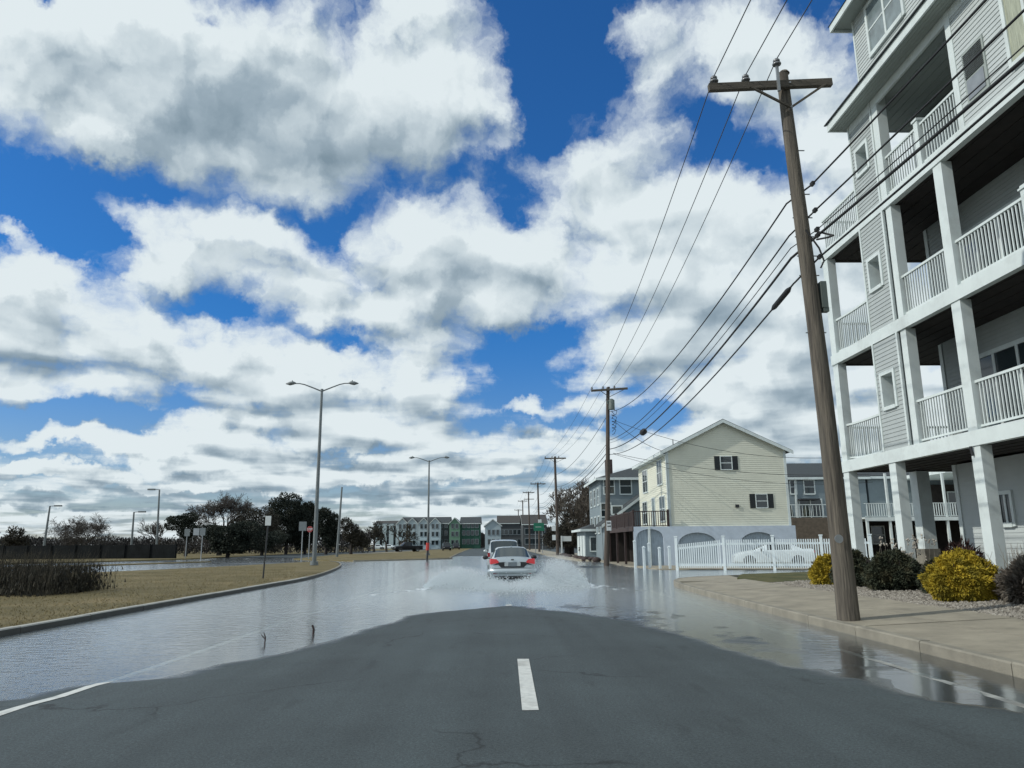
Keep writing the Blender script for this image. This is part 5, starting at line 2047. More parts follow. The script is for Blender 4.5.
# ------------------------------------------------------------------ dark fence on the far left
f0, f1 = Vector((-92, 104, 0)), Vector((-38.5, 93, 0))
df_ = thing('board_fence', 'long dark board fence beyond the flooded side road on the left', 'fence', (-60, 98, 0.1))
L_ = (f1 - f0).length
d = (f1 - f0) / L_
s_ = Vector((-d.y, d.x, 0))
m = MB()
u = 0
rnd = random.Random(4)
while u < L_:
    h = 1.75 + rnd.uniform(-0.03, 0.03)
    m.obox(f0 + d * (u + 0.1) + Vector((0, 0, h / 2)), d * 0.094, s_ * 0.012, Vector((0, 0, h / 2)))
    u += 0.2
MT['fencewood'] = mat('dark_fence_boards', (0.012, 0.014, 0.015), 0.95, var=0.35, vscale=1.2, spec=0.1)
m.build('boards', MT['fencewood'], df_)
u = 0
while u < L_ + 0.1:
    m = MB()
    c = f0 + d * u
    m.obox(c + Vector((0, 0, 0.95)) - s_ * 0.08, d * 0.06, s_ * 0.06, Vector((0, 0, 0.95)))
    m.build('post', MT['fencewood'], df_)
    u += L_ / 16

# ------------------------------------------------------------------ vehicles (front towards +y)
def paint(name, c, rough=0.28, metal=0.35, coat=0.6):
    m = mat(name, c, rough, metal=metal, coat=coat)
    return m


MT['silver'] = paint('silver_paint', (0.44, 0.50, 0.53))
MT['silver2'] = paint('pale_silver_paint', (0.45, 0.49, 0.50))
MT['blackp'] = paint('black_paint', (0.008, 0.009, 0.010), rough=0.5, metal=0.0, coat=0.1)
MT['blackp'].node_tree.nodes['Principled BSDF'].inputs['Specular IOR Level'].default_value = 0.15
MT['whitep'] = paint('white_paint', (0.6, 0.66, 0.68), metal=0.0)
MT['darkglass'] = mat('car_glass', (0.008, 0.012, 0.014), 0.08, spec=0.5)
MT['rearglass'] = mat('tinted_rear_glass', (0.03, 0.045, 0.05), 0.08, spec=0.7)
MT['rubber'] = mat('tyre_rubber', (0.018, 0.018, 0.019), 0.85)
MT['rim'] = mat('alloy_rim', (0.32, 0.34, 0.35), 0.35, metal=0.8)
MT['blackplastic'] = mat('black_plastic', (0.016, 0.017, 0.019), 0.55)
MT['tail'] = mat('lit_red_tail_lamp', (0.40, 0.02, 0.025), 0.2, emit=(1.0, 0.02, 0.03), emit_s=0.15, coat=0.6)
MT['taildim'] = mat('red_tail_lamp', (0.30, 0.01, 0.015), 0.2, coat=0.6)
MT['clearlamp'] = mat('clear_lamp', (0.4, 0.42, 0.43), 0.15)
MT['plate'] = mat('number_plate', (0.15, 0.18, 0.20), 0.5)


def car(name, label, cat_, loc, rz, P, group=None):
    """P: stations (y, w, zb, zs, zt, wr, cabin?) lofted; glass index ranges"""
    t = thing(name, label, cat_, loc, rz, group)
    st = P['st']
    rings = []
    for (y, w, zb, zs, zt, wr, wc) in st:
        cab = zt - zs > 0.2
        if cab:
            h = [(0, zb), (w - 0.12, zb), (w - 0.02, zb + 0.10), (w, zb + 0.3), (w - 0.005, zs - 0.1), (w - 0.04, zs), (wc, zs + 0.035),
                 (wr + 0.04, zt - 0.10), (wr - 0.06, zt - 0.03), (wr * 0.55, zt - 0.006), (0, zt)]
        else:
            h = [(0, zb), (w - 0.12, zb), (w - 0.02, zb + 0.10), (w, zb + 0.3 * min(1, (zs - zb) / 0.5)), (w - 0.005, zs - 0.1), (w - 0.04, zs - 0.02), (w - 0.12, zs + (zt - zs) * 0.3),
                 (w - 0.2, zs + (zt - zs) * 0.55), (w * 0.62, zs + (zt - zs) * 0.8), (w * 0.35, zt - 0.004), (0, zt)]
        rings.append([Vector((x, y, z)) for x, z in h] + [Vector((-x, y, z)) for x, z in h[-2:0:-1]])
    n = len(rings[0])
    K = 11
    body, glass, rear = MB(), MB(), MB()
    side, wind, back = P['side'], P['wind'], P['back']
    for i in range(len(rings) - 1):
        for k in range(n):
            k2 = (k + 1) % n
            kk = k if k < K - 1 else (n - 1 - k)      # mirrored band index
            q = [rings[i][k], rings[i][k2], rings[i + 1][k2], rings[i + 1][k]]
            dst = body
            if kk == 6 and i in side:
                dst = glass
            if kk in (7, 8, 9) and i in wind:
                dst = glass
            if kk in (7, 8, 9) and i in back:
                dst = rear
            dst.add(q, [(0, 3, 2, 1)], True)
    body.add(rings[0], [tuple(range(n))])
    body.add(rings[-1], [tuple(range(n - 1, -1, -1))])
    b = body.build('body', MT[P['paint']], t, local=True)
    bm = bmesh.new()
    bm.from_mesh(b.data)
    bmesh.ops.remove_doubles(bm, verts=bm.verts, dist=0.001)
    bmesh.ops.recalc_face_normals(bm, faces=bm.faces)
    for e in bm.edges:
        if len(e.link_faces) == 2 and e.calc_face_angle() > R(35):
            e.smooth = False
    bm.to_mesh(b.data)
    bm.free()
    for mb, nm, mt in ((glass, 'windows', 'darkglass'), (rear, 'rear_window', P.get('rear', 'darkglass'))):
        if mb.v:
            g = mb.build(nm, MT[mt], t, local=True)
            bm = bmesh.new()
            bm.from_mesh(g.data)
            bmesh.ops.remove_doubles(bm, verts=bm.verts, dist=0.001)
            bmesh.ops.recalc_face_normals(bm, faces=bm.faces)
            bm.to_mesh(g.data)
            bm.free()
    wr_ = P['wheel']
    for y in P['axles']:
        for s in (-1, 1):
            w = P['track']
            m = MB()
            m.tube([(s * (w - 0.11), y, wr_), (s * (w - 0.1), y, wr_), (s * (w + 0.08), y, wr_), (s * (w + 0.1), y, wr_)], [wr_ * 0.9, wr_, wr_, wr_ * 0.88], 24)
            wh = m.build('wheel', MT['rubber'], t, local=True)
            m = MB()
            m.tube([(s * (w + 0.09), y, wr_), (s * (w + 0.108), y, wr_)], [wr_ * 0.66, wr_ * 0.6], 18)
            m.build('rim', MT['rim'], wh, local=True)
            # dark arch above the wheel
            m = MB()
            a = []
            for k in range(13):
                an = math.pi * k / 12
                a.append((s * (P['hw'] + 0.004), y + (wr_ + 0.06) * math.cos(an), wr_ + (wr_ + 0.06) * math.sin(an)))
            m.slab(a, (s * 0.004, 0, 0))
            m.build('wheel_arch', MT['blackplastic'], t, local=True)
    for s in (-1, 1):
        m = MB()
        m.ellipsoid((s * (P['hw'] + 0.13), P['mirror'][0], P['mirror'][1]), 0.12, 0.06, 0.085, 10, 6)
        m.beam((s * (P['hw'] - 0.08), P['mirror'][0], P['mirror'][1] - 0.04), (s * (P['hw'] + 0.1), P['mirror'][0], P['mirror'][1] - 0.03), 0.04, 0.03)
        m.build('side_mirror', MT['blackplastic'] if P.get('dm') else MT[P['paint']], t, local=True)
    return t


SED = dict(paint='silver', hw=0.875, wheel=0.315, track=0.76, axles=(-1.32, 1.38), mirror=(0.72, 0.99), rear='rearglass', dm=True,
           st=[(-2.27, 0.74, 0.42, 0.62, 0.66, 0, 0), (-2.26, 0.78, 0.30, 0.80, 0.95, 0, 0), (-2.21, 0.835, 0.24, 0.92, 1.045, 0, 0), (-2.08, 0.865, 0.22, 0.94, 1.05, 0, 0), (-1.72, 0.875, 0.22, 0.95, 1.03, 0, 0),
               (-1.66, 0.875, 0.22, 0.95, 1.06, 0, 0), (-1.0, 0.88, 0.2, 0.95, 1.405, 0.56, 0.77), (-0.55, 0.88, 0.2, 0.945, 1.43, 0.58, 0.78), (0.1, 0.88, 0.2, 0.935, 1.43, 0.59, 0.78),
               (0.35, 0.88, 0.2, 0.93, 1.40, 0.57, 0.78), (1.12, 0.88, 0.2, 0.92, 1.0, 0, 0), (1.2, 0.88, 0.2, 0.91, 0.98, 0, 0), (1.9, 0.86, 0.2, 0.80, 0.86, 0, 0), (2.2, 0.78, 0.24, 0.66, 0.72, 0, 0), (2.27, 0.66, 0.3, 0.55, 0.6, 0, 0)],
           side=(6, 7, 8), wind=(9,), back=(5,))
sedan = car('sedan', 'silver sedan seen from behind with lit red tail lamps, throwing up spray', 'car', (0.56, 31.1, -0.03), R(1.0), SED)


def sub(t, name, mt, fn, parent=None):
    m = MB()
    fn(m)
    return m.build(name, MT[mt], parent or t, local=True)


for s in (-1, 1):
    sub(sedan, 'tail_lamp', 'tail', lambda m: (m.add([(s * 0.50, -2.275, 0.875), (s * 0.84, -2.24, 0.80), (s * 0.855, -2.15, 0.86), (s * 0.86, -2.12, 0.97), (s * 0.80, -2.22, 1.0), (s * 0.60, -2.262, 0.975)],
                                               [(0, 1, 4, 5) if s > 0 else (5, 4, 1, 0), (1, 2, 3, 4) if s > 0 else (4, 3, 2, 1)]),
                                              m.slab([(s * 0.52, -2.285, 0.84), (s * 0.83, -2.265, 0.79), (s * 0.80, -2.255, 0.985), (s * 0.62, -2.275, 0.965)], (0, 0.03, 0))))
    sub(sedan, 'inner_lamp', 'blackplastic', lambda m: m.slab([(s * 0.30, -2.283, 0.80), (s * 0.74, -2.28, 0.76), (s * 0.52, -2.28, 0.86), (s * 0.26, -2.283, 0.875)], (0, 0.02, 0)))
    sub(sedan, 'reflector', 'taildim', lambda m: m.box(min(s * 0.55, s * 0.72), max(s * 0.55, s * 0.72), -2.295, -2.28, 0.44, 0.48))
sub(sedan, 'trunk_panel', 'blackplastic', lambda m: m.slab([(-0.42, -2.285, 0.665), (0.42, -2.285, 0.665), (0.56, -2.283, 0.80), (-0.56, -2.283, 0.80)], (0, 0.02, 0)))
pl = sub(sedan, 'number_plate', 'plate', lambda m: m.box(-0.16, 0.16, -2.30, -2.286, 0.71, 0.865))
sub(sedan, 'plate_recess', 'silver2', lambda m: (m.box(-0.30, -0.165, -2.292, -2.28, 0.72, 0.86), m.box(0.165, 0.30, -2.292, -2.28, 0.72, 0.86)))
bp = sub(sedan, 'bumper', 'silver', lambda m: m.tube([(-0.86, -2.05, 0.54), (-0.80, -2.22, 0.54), (-0.5, -2.28, 0.54), (0.5, -2.28, 0.54), (0.80, -2.22, 0.54), (0.86, -2.05, 0.54)], [0.08, 0.10, 0.10, 0.10, 0.10, 0.08], 10))
sub(sedan, 'valance', 'blackplastic', lambda m: m.slab([(-0.62, -2.29, 0.24), (0.62, -2.29, 0.24), (0.66, -2.285, 0.36), (-0.66, -2.285, 0.36)], (0, 0.04, 0)))
sub(sedan, 'trunk_seam', 'blackplastic', lambda m: (m.box(-0.70, 0.70, -2.288, -2.27, 0.645, 0.652), m.box(-0.05, 0.05, -2.29, -2.275, 0.935, 0.975)))
sub(sedan, 'brake_light', 'taildim', lambda m: m.obox((0, -1.50, 1.125), (0.12, 0, 0), (0, 0.02, 0.01), (0, 0.004, 0.012)))
sub(sedan, 'roof_fin', 'silver', lambda m: m.add([(-0.02, -0.95, 1.41), (0.02, -0.95, 1.41), (0, -0.98, 1.50), (0, -0.75, 1.42)], [(0, 2, 3), (1, 3, 2), (0, 1, 2)]))
sub(sedan, 'exhaust', 'blackplastic', lambda m: m.tube([(0.55, -2.3, 0.25), (0.55, -2.1, 0.25)], 0.04, 8))

SUVP = dict(paint='silver2', hw=0.95, wheel=0.36, track=0.82, axles=(-1.4, 1.45), mirror=(0.85, 1.12), rear='rearglass',
            st=[(-2.4, 0.84, 0.4, 0.75, 0.8, 0, 0), (-2.38, 0.90, 0.32, 0.98, 1.04, 0, 0), (-2.34, 0.93, 0.3, 1.02, 1.08, 0, 0), (-2.1, 0.95, 0.3, 1.04, 1.70, 0.70, 0.88), (-1.9, 0.95, 0.3, 1.04, 1.74, 0.72, 0.88),
                (-1.0, 0.95, 0.3, 1.02, 1.77, 0.73, 0.88), (0.1, 0.95, 0.3, 1.01, 1.76, 0.73, 0.88), (0.45, 0.95, 0.3, 1.0, 1.70, 0.70, 0.88), (1.2, 0.95, 0.3, 1.0, 1.1, 0, 0), (2.0, 0.92, 0.3, 0.92, 1.0, 0, 0), (2.35, 0.84, 0.35, 0.75, 0.82, 0, 0), (2.4, 0.7, 0.4, 0.6, 0.65, 0, 0)],
            side=(4, 5, 6), wind=(7,), back=(2,))


def suv_extra(t, lampmt='taildim'):
    for s in (-1, 1):
        sub(t, 'tail_lamp', lampmt, lambda m: m.box(min(s * 0.78, s * 0.92), max(s * 0.78, s * 0.92), -2.405, -2.36, 0.82, 1.05))
        sub(t, 'headlight', 'clearlamp', lambda m: m.box(min(s * 0.58, s * 0.84), max(s * 0.58, s * 0.84), 2.30, 2.40, 0.66, 0.80))
    sub(t, 'grille', 'blackplastic', lambda m: m.box(-0.5, 0.5, 2.39, 2.42, 0.45, 0.72))
    sub(t, 'number_plate', 'plate', lambda m: m.box(-0.16, 0.16, -2.42, -2.40, 0.62, 0.76))


suv = car('minivan', 'pale silver van directly ahead of the silver sedan, mostly hidden by it', 'van', (0.42, 45.5, -0.03), 0, SUVP)
suv_extra(suv)

q = atY(446, 546, 170)
P = dict(SUVP)
P['paint'] = 'blackp'
c = car('sport_utility_vehicle', 'dark car with pale roof coming the other way, middle of the three far left vehicles', 'car', (q.x, 172, 0.03), R(180 + 8), P)
suv_extra(c)
sub(c, 'roof_panel', 'whitep', lambda m: m.box(-0.66, 0.66, -1.9, 0.2, 1.772, 1.80))
q = atY(456, 545, 200)
c = car('sport_utility_vehicle', 'black car behind the middle oncoming one, farthest of the far left vehicles', 'car', (q.x, 200, 0.03), R(180 + 5), P)
suv_extra(c)

PK = dict(paint='blackp', hw=0.98, wheel=0.40, track=0.84, axles=(-1.75, 1.8), mirror=(0.75, 1.25),
          st=[(-2.85, 0.93, 0.5, 1.1, 1.12, 0, 0), (-2.8, 0.97, 0.42, 1.18, 1.2, 0, 0), (-0.75, 0.98, 0.4, 1.18, 1.2, 0, 0), (-0.70, 0.98, 0.4, 1.18, 1.3, 0.7, 0.9), (-0.6, 0.98, 0.4, 1.15, 1.84, 0.72, 0.9), (-0.1, 0.98, 0.4, 1.15, 1.9, 0.74, 0.9),
              (0.5, 0.98, 0.4, 1.15, 1.89, 0.74, 0.9), (0.75, 0.98, 0.4, 1.14, 1.82, 0.72, 0.9), (1.4, 0.98, 0.4, 1.12, 1.22, 0, 0), (2.5, 0.96, 0.42, 1.05, 1.12, 0, 0), (2.8, 0.9, 0.48, 0.9, 0.95, 0, 0), (2.85, 0.8, 0.5, 0.8, 0.82, 0, 0)],
          side=(4, 5, 6), wind=(7,), back=(3,))
q = atY(407.5, 546, 150)
c = car('pickup_truck', 'black pickup truck turning on the far left road, nearest of the far vehicles', 'truck', (q.x, 150, 0.06), R(118), PK)
for s in (-1, 1):
    sub(c, 'headlight', 'clearlamp', lambda m: m.box(min(s * 0.6, s * 0.88), max(s * 0.6, s * 0.88), 2.78, 2.87, 0.78, 0.92))
    sub(c, 'tail_lamp', 'taildim', lambda m: m.box(min(s * 0.8, s * 0.95), max(s * 0.8, s * 0.95), -2.87, -2.80, 0.85, 1.12))
sub(c, 'grille', 'blackplastic', lambda m: m.box(-0.55, 0.55, 2.84, 2.88, 0.6, 0.9))

P = dict(SED)
P['paint'] = 'whitep'
c = car('parked_car', 'white car parked behind the picket fence in front of the blue skirt', 'car', (16.3, 45.2, 0.04), R(78), P)
for s in (-1, 1):
    sub(c, 'tail_lamp', 'taildim', lambda m: m.box(min(s * 0.55, s * 0.83), max(s * 0.55, s * 0.83), -2.29, -2.2, 0.8, 0.95))
    sub(c, 'headlight', 'clearlamp', lambda m: m.box(min(s * 0.45, s * 0.76), max(s * 0.45, s * 0.76), 2.2, 2.27, 0.55, 0.68))
for i, px in enumerate((377, 388)):
    q = atY(px, 546, 225)
    c = car('parked_car', ('pale parked car below the grey block at the far left of the row', 'second pale parked car below the grey block, right of the first')[i], 'car', (q.x, 225, 0.12), R(90), P,
            group='pale cars parked before the far grey block')

# ------------------------------------------------------------------ water thrown up by the sedan
MT['spray'] = mat('white_spray', (0.80, 0.85, 0.87), 0.4, spec=0.4)
m = MB()
rnd = random.Random(21)


def drop(x, y, z, r):
    m.add([(x + r, y, z), (x - r * 0.6, y + r * 0.8, z), (x - r * 0.6, y - r * 0.8, z), (x, y, z + r * 1.2), (x, y, z - r * 1.2)], [(0, 1, 3), (1, 2, 3), (2, 0, 3), (1, 0, 4), (2, 1, 4), (0, 2, 4)])


for k in range(22000):
    s = -1 if rnd.random() < 0.5 else 1
    y0_ = rnd.choice((29.6, 29.9, 32.3))
    t_ = rnd.random()
    hgt = rnd.random() ** 1.8 * (0.85 if s > 0 else 0.55)
    out_ = t_ ** 0.9 * (1.9 if s > 0 else 2.3)
    arch = max(0.0, 4 * (t_ * 0.9 + 0.08) * (1 - t_ * 0.9 - 0.05))
    x = 0.56 + s * (0.82 + out_)
    y = y0_ - rnd.random() * 2.0 - t_ * 0.6 + rnd.gauss(0, 0.25)
    z = max(0.0, arch * hgt + rnd.gauss(0, 0.03))
    drop(x, y, z, rnd.choice((0.008, 0.011, 0.015, 0.020)))
for k in range(14000):
    # wake behind the tyres
    s = -1 if rnd.random() < 0.5 else 1
    y = 28.9 - abs(rnd.gauss(0, 1)) * 1.5
    x = 0.56 + s * 0.76 + rnd.gauss(0, 0.28) * (1 + (28.9 - y) * 0.2)
    z = abs(rnd.gauss(0, 0.16)) * max(0.1, 1 - (28.9 - y) / 4)
    drop(x, y, z, rnd.choice((0.008, 0.012, 0.018)))
tag(m.build('water_spray', MT['spray']), 'fans of droplets thrown up on both sides of the silver sedan', 'spray', kind='stuff')


def foam_mat():
    mm = bpy.data.materials.new('churned_foam')
    mm.use_nodes = True
    nt = mm.node_tree
    N, L = nt.nodes, nt.links
    b = N['Principled BSDF']
    b.inputs['Base Color'].default_value = (0.66, 0.72, 0.74, 1)
    b.inputs['Roughness'].default_value = 0.25
    tc = N.new('ShaderNodeTexCoord')
    n = N.new('ShaderNodeTexNoise')
    n.inputs['Scale'].default_value = 9
    n.inputs['Detail'].default_value = 5
    L.new(tc.outputs['Object'], n.inputs[0])
    bp = N.new('ShaderNodeBump')
    bp.inputs['Distance'].default_value = 0.05
    L.new(n.outputs['Fac'], bp.inputs['Height'])
    L.new(bp.outputs[0], b.inputs['Normal'])
    n2 = N.new('ShaderNodeTexNoise')
    n2.inputs['Scale'].default_value = 2.2
    n2.inputs['Detail'].default_value = 7
    n2.inputs['Roughness'].default_value = 0.65
    mp = N.new('ShaderNodeMapping')
    mp.inputs['Scale'].default_value = (1.0, 0.6, 1)
    L.new(tc.outputs['Object'], mp.inputs[0])
    L.new(mp.outputs[0], n2.inputs[0])
    r = N.new('ShaderNodeMapRange')
    L.new(n2.outputs['Fac'], r.inputs[0])
    r.inputs[1].default_value = 0.47
    r.inputs[2].default_value = 0.62
    L.new(r.outputs[0], b.inputs['Alpha'])
    return mm


# heaped water: low ridges spreading from the car
m = MB()
xs = lin(-5.5, 7.5, 0.11)
ys = lin(23.0, 33.5, 0.14)
for y in ys:
    for x in xs:
        u = x - 0.56
        d_ = 29.5 - y
        z = 0.0
        for s in (-1, 1):
            z += 0.24 * math.exp(-((abs(u) * 1.0 - 0.85 - max(0, d_) * 0.10) / 0.28) ** 2) * math.exp(-((d_ - 0.4) / 1.5) ** 2) * 0.5
            cx = 1.2 + max(0, d_ + 2) * 0.42
            z += 0.09 * math.exp(-((abs(u) - cx) / 0.3) ** 2) * (1 if -3 < d_ < 5.5 else 0) * math.exp(-(d_ / 4.5) ** 2) * 0.5
        z *= 0.55 + 0.9 * max(0, nz(x, y, 2.2, 40) + 0.35)
        z += 0.02 * nz(x, y, 1.6, 50) - 0.012
        if abs(u) < 0.7 and y > 28.6:
            z = -0.05
        m.v.append(Vector((x, y, z)))
W = len(xs)
for j in range(len(ys) - 1):
    for i in range(W - 1):
        q = [m.v[j * W + i].z, m.v[j * W + i + 1].z, m.v[(j + 1) * W + i].z, m.v[(j + 1) * W + i + 1].z]
        if max(q) > 0.006:
            m.f.append((j * W + i, j * W + i + 1, (j + 1) * W + i + 1, (j + 1) * W + i))
            m.sm.append(True)
tag(m.build('wake', foam_mat()), 'churned white wake around and behind the silver sedan', 'wake', kind='stuff')


def mist_mat():
    mm = bpy.data.materials.new('fine_mist')
    mm.use_nodes = True
    nt = mm.node_tree
    N, L = nt.nodes, nt.links
    N.clear()
    out = N.new('ShaderNodeOutputMaterial')
    pv = N.new('ShaderNodeVolumePrincipled')
    pv.inputs['Color'].default_value = (0.93, 0.96, 0.98, 1)
    pv.inputs['Anisotropy'].default_value = 0.2
    tc = N.new('ShaderNodeTexCoord')
    n = N.new('ShaderNodeTexNoise')
    n.inputs['Scale'].default_value = 1.6
    n.inputs['Detail'].default_value = 4
    L.new(tc.outputs['Object'], n.inputs[0])
    ln = N.new('ShaderNodeVectorMath')
    ln.operation = 'LENGTH'
    mp = N.new('ShaderNodeMapping')
    mp.inputs['Location'].default_value = (-1, -1, -1)
    mp.inputs['Scale'].default_value = (2, 2, 2)
    L.new(tc.outputs['Generated'], mp.inputs[0])
    L.new(mp.outputs[0], ln.inputs[0])
    r = N.new('ShaderNodeMapRange')
    L.new(ln.outputs['Value'], r.inputs[0])
    for i, v in enumerate((0.25, 1.0, 1.0, 0.0)):
        r.inputs[1 + i].default_value = v
    r2 = N.new('ShaderNodeMapRange')
    L.new(n.outputs['Fac'], r2.inputs[0])
    for i, v in enumerate((0.40, 0.66, 0.0, 1.5)):
        r2.inputs[1 + i].default_value = v
    mu = N.new('ShaderNodeMath')
    mu.operation = 'MULTIPLY'
    L.new(r.outputs[0], mu.inputs[0])
    L.new(r2.outputs[0], mu.inputs[1])
    L.new(mu.outputs[0], pv.inputs['Density'])
    L.new(pv.outputs[0], out.inputs['Volume'])
    return mm


mistm = mist_mat()
for (c, r_) in (((2.3, 30.3, 0.4), (1.15, 1.8, 0.8)), ((-1.7, 30.2, 0.25), (1.5, 1.5, 0.5)), ((0.5, 27.2, 0.08), (1.4, 1.0, 0.16))):
    m = MB()
    m.ellipsoid(c, *r_, 20, 12)
    tag(m.build('spray_mist', mistm, None, origin=c), 'fine mist hanging around the silver sedan', 'mist', kind='stuff')

# ------------------------------------------------------------------ plants
def bare_tree(label, x, y, z0, H, spread, seed, r0=0.2, levels=6, mt='bark', twigmt='twig', name='bare_tree', group=None, twr=0.014, fork=3, first=0.22, up=0.25, dens=1.0):
    t = thing(name, label, 'tree', (x, y, z0), group=group)
    rnd = random.Random(seed)
    tm, bmm, wm = MB(), MB(), MB()

    def grow(p, d, L_, r, lev):
        n = 3
        pts = [p]
        dd = d.copy()
        for i in range(n):
            dd = (dd + Vector((rnd.gauss(0, .13), rnd.gauss(0, .13), rnd.gauss(0.03, .09)))).normalized()
            pts.append(pts[-1] + dd * L_ / n)
        r1 = r * 0.62
        mb = tm if lev == 0 else (bmm if lev < levels - 2 else wm)
        mb.tube(pts, [r + (r1 - r) * i / n for i in range(n + 1)], 7 if lev < 2 else (4 if lev < levels - 2 else 3), cap=False)
        if lev >= levels:
            return
        k = fork + (1 if rnd.random() < 0.5 * dens else 0)
        for j in range(k):
            a = rnd.uniform(0, 2 * math.pi)
            tilt = rnd.uniform(0.35, 0.85) * spread
            o1 = dd.orthogonal().normalized()
            o2 = dd.cross(o1)
            nd_ = (dd * math.cos(tilt) + (o1 * math.cos(a) + o2 * math.sin(a)) * math.sin(tilt) + Vector((0, 0, up * 0.35))).normalized()
            st = pts[-1] if j < 2 or lev == 0 else pts[rnd.choice((1, 2))]
            grow(st, nd_, L_ * rnd.uniform(0.62, 0.88), max(twr, r1 * rnd.uniform(0.65, 0.9)), lev + 1)
    grow(Vector((x, y, z0 - 0.2)), Vector((rnd.gauss(0, .05), rnd.gauss(0, .05), 1)), H * first, r0, 0)
    # scale to the wanted height
    top = max(v.z for v in wm.v + bmm.v) - z0
    k = H / top
    for mb in (tm, bmm, wm):
        for v in mb.v:
            v.z = z0 + (v.z - z0) * k
            v.x = x + (v.x - x) * k
            v.y = y + (v.y - y) * k
    tm.build('trunk', MT[mt], t)
    bmm.build('branches', MT[mt], t)
    wm.build('crown', MT[twigmt], t)
    return t


def leafy(m, lobes, n, size, rnd, droop=0.0, hollow=0.35, elong=1.0):
    """many small leaf faces through the crown's volume, denser towards the outside of uneven lobes"""
    tot = sum(l[3] * l[4] * l[5] for l in lobes)
    for (cx, cy, cz, rx, ry, rz) in lobes:
        k = int(n * rx * ry * rz / tot)
        for i in range(k):
            u = Vector((rnd.gauss(0, 1), rnd.gauss(0, 1), rnd.gauss(0, 1))).normalized()
            wob = 1 + 0.28 * noise.noise(u * 2.6 + Vector((cx, cy, cz))) + 0.12 * noise.noise(u * 7 + Vector((cx, cy, cz)))
            rr_ = (hollow + (1 - hollow) * rnd.random() ** 0.5) * wob
            p = Vector((cx + u.x * rx * rr_, cy + u.y * ry * rr_, cz + u.z * rz * rr_))
            s = size * rnd.uniform(0.6, 1.4)
            a = (u + Vector((rnd.gauss(0, .5), rnd.gauss(0, .5), rnd.gauss(0, .5) - droop))).normalized()
            b_ = a.orthogonal().normalized()
            b_ = (b_ * math.cos(i) + a.cross(b_) * math.sin(i)) * s * 0.5
            m.add([p - b_, p + b_, p + a * s * elong], [(0, 1, 2)])


def evergreen(label, x, y, z0, lobes, n, size, seed, name='evergreen_tree', mt='pine', trunk=True, group=None):
    t = thing(name, label, 'tree', (x, y, z0), group=group)
    rnd = random.Random(seed)
    m = MB()
    L_ = [(x + a, y + b_, z0 + c, rx, ry, rz) for a, b_, c, rx, ry, rz in lobes]
    leafy(m, L_, n, size, rnd)
    m.build('crown', MT[mt], t)
    m = MB()
    top = max(l[2] for l in L_)
    m.tube([(x, y, z0 - 0.2), (x + 0.1, y, z0 + (top - z0) * 0.5), (x, y, top)], [0.28, 0.2, 0.05], 8, cap=False)
    for l in L_:
        m.tube([(x, y, z0 + (l[2] - z0) * 0.5), (l[0], l[1], l[2])], [0.1, 0.03], 5, cap=False)
    m.build('trunk', MT['barkdark'], t)
    return t


# left of the road
q = atY(84, 548, 122)
bare_tree('wide spreading bare tree behind the dark fence on the left', q.x, 122, 0.1, 6.9, 1.5, 3, r0=0.26, levels=7, twr=0.02, first=0.34, up=-0.05)
q = atY(22, 548, 118)
bare_tree('small dense bare tree behind the fence at the far left edge', q.x, 118, 0.1, 4.9, 1.2, 5, r0=0.2, levels=6, twr=0.03, mt='barkdark', twigmt='brushdark')
q = atY(219, 550, 118)
bare_tree('tall rounded bare tree rising behind the dark spreading conifer', q.x, 118, 0.1, 9.8, 1.15, 9, r0=0.32, levels=7, twr=0.02, first=0.26, up=0.12)
q = atY(158, 548, 125)
bare_tree('thin wispy bare tree beside the tallest left lamp', q.x + 0.5, 125, 0.1, 6.0, 0.9, 12, r0=0.12, levels=5, twr=0.02)
q = atY(0, 548, 125)
bare_tree('low bare thicket tree at the left picture edge', q.x - 3, 125, 0.1, 5.0, 1.3, 15, r0=0.2, levels=6, twr=0.03, twigmt='brushdark')


def lobes_from_px(lst, Y, depth=0.8):
    out = []
    for (cx, cy, rx, ry) in lst:
        p = atY(cx, cy, Y)
        s = Y / F * 1.02
        out.append((p.x, 0.0, p.z, rx * s, rx * s * depth + 0.6, ry * s))
    return out


def px_tree(label, Y, lst, n, size, seed, mt='pine', z0=0.1, trunkpx=None, name='evergreen_tree', group=None):
    L_ = lobes_from_px(lst, Y)
    x0 = atY(trunkpx or lst[0][0], 548, Y).x
    return evergreen(label, x0, Y, z0, [(a - x0, b_, c - z0, rx, ry, rz) for a, b_, c, rx, ry, rz in L_], n, size, seed, name=name, mt=mt, group=group)


px_tree('low wide black green conifer with drooping limbs right of the fence end', 100, [(228, 536, 20, 9), (212, 530, 14, 5), (245, 529, 16, 7), (235, 545, 16, 8), (262, 541, 12, 9), (276, 537, 10, 6), (222, 545, 10, 8)], 24000, 0.17, 31)
px_tree('small flat topped pine between the tallest left lamp and the conifer', 112, [(180, 520, 12, 4), (190, 517, 8, 4), (172, 526, 7, 4), (188, 530, 10, 8)], 8000, 0.16, 32, trunkpx=186)
px_tree('tallest dark pine of the clump left of the near lamp', 125, [(286, 512, 17, 12), (279, 503, 9, 6), (293, 500, 9, 6), (284, 528, 22, 16), (300, 520, 12, 12), (284, 496, 4, 4)], 30000, 0.18, 33)
px_tree('dark pine just left of the tall lamp pole', 128, [(305, 513, 10, 9), (312, 520, 8, 14), (303, 533, 12, 16), (309, 506, 6, 4)], 16000, 0.18, 34)
px_tree('dark pine just right of the tall lamp pole', 122, [(326, 524, 9, 13), (324, 513, 6, 5), (331, 534, 9, 14), (335, 519, 5, 5)], 14000, 0.18, 35)
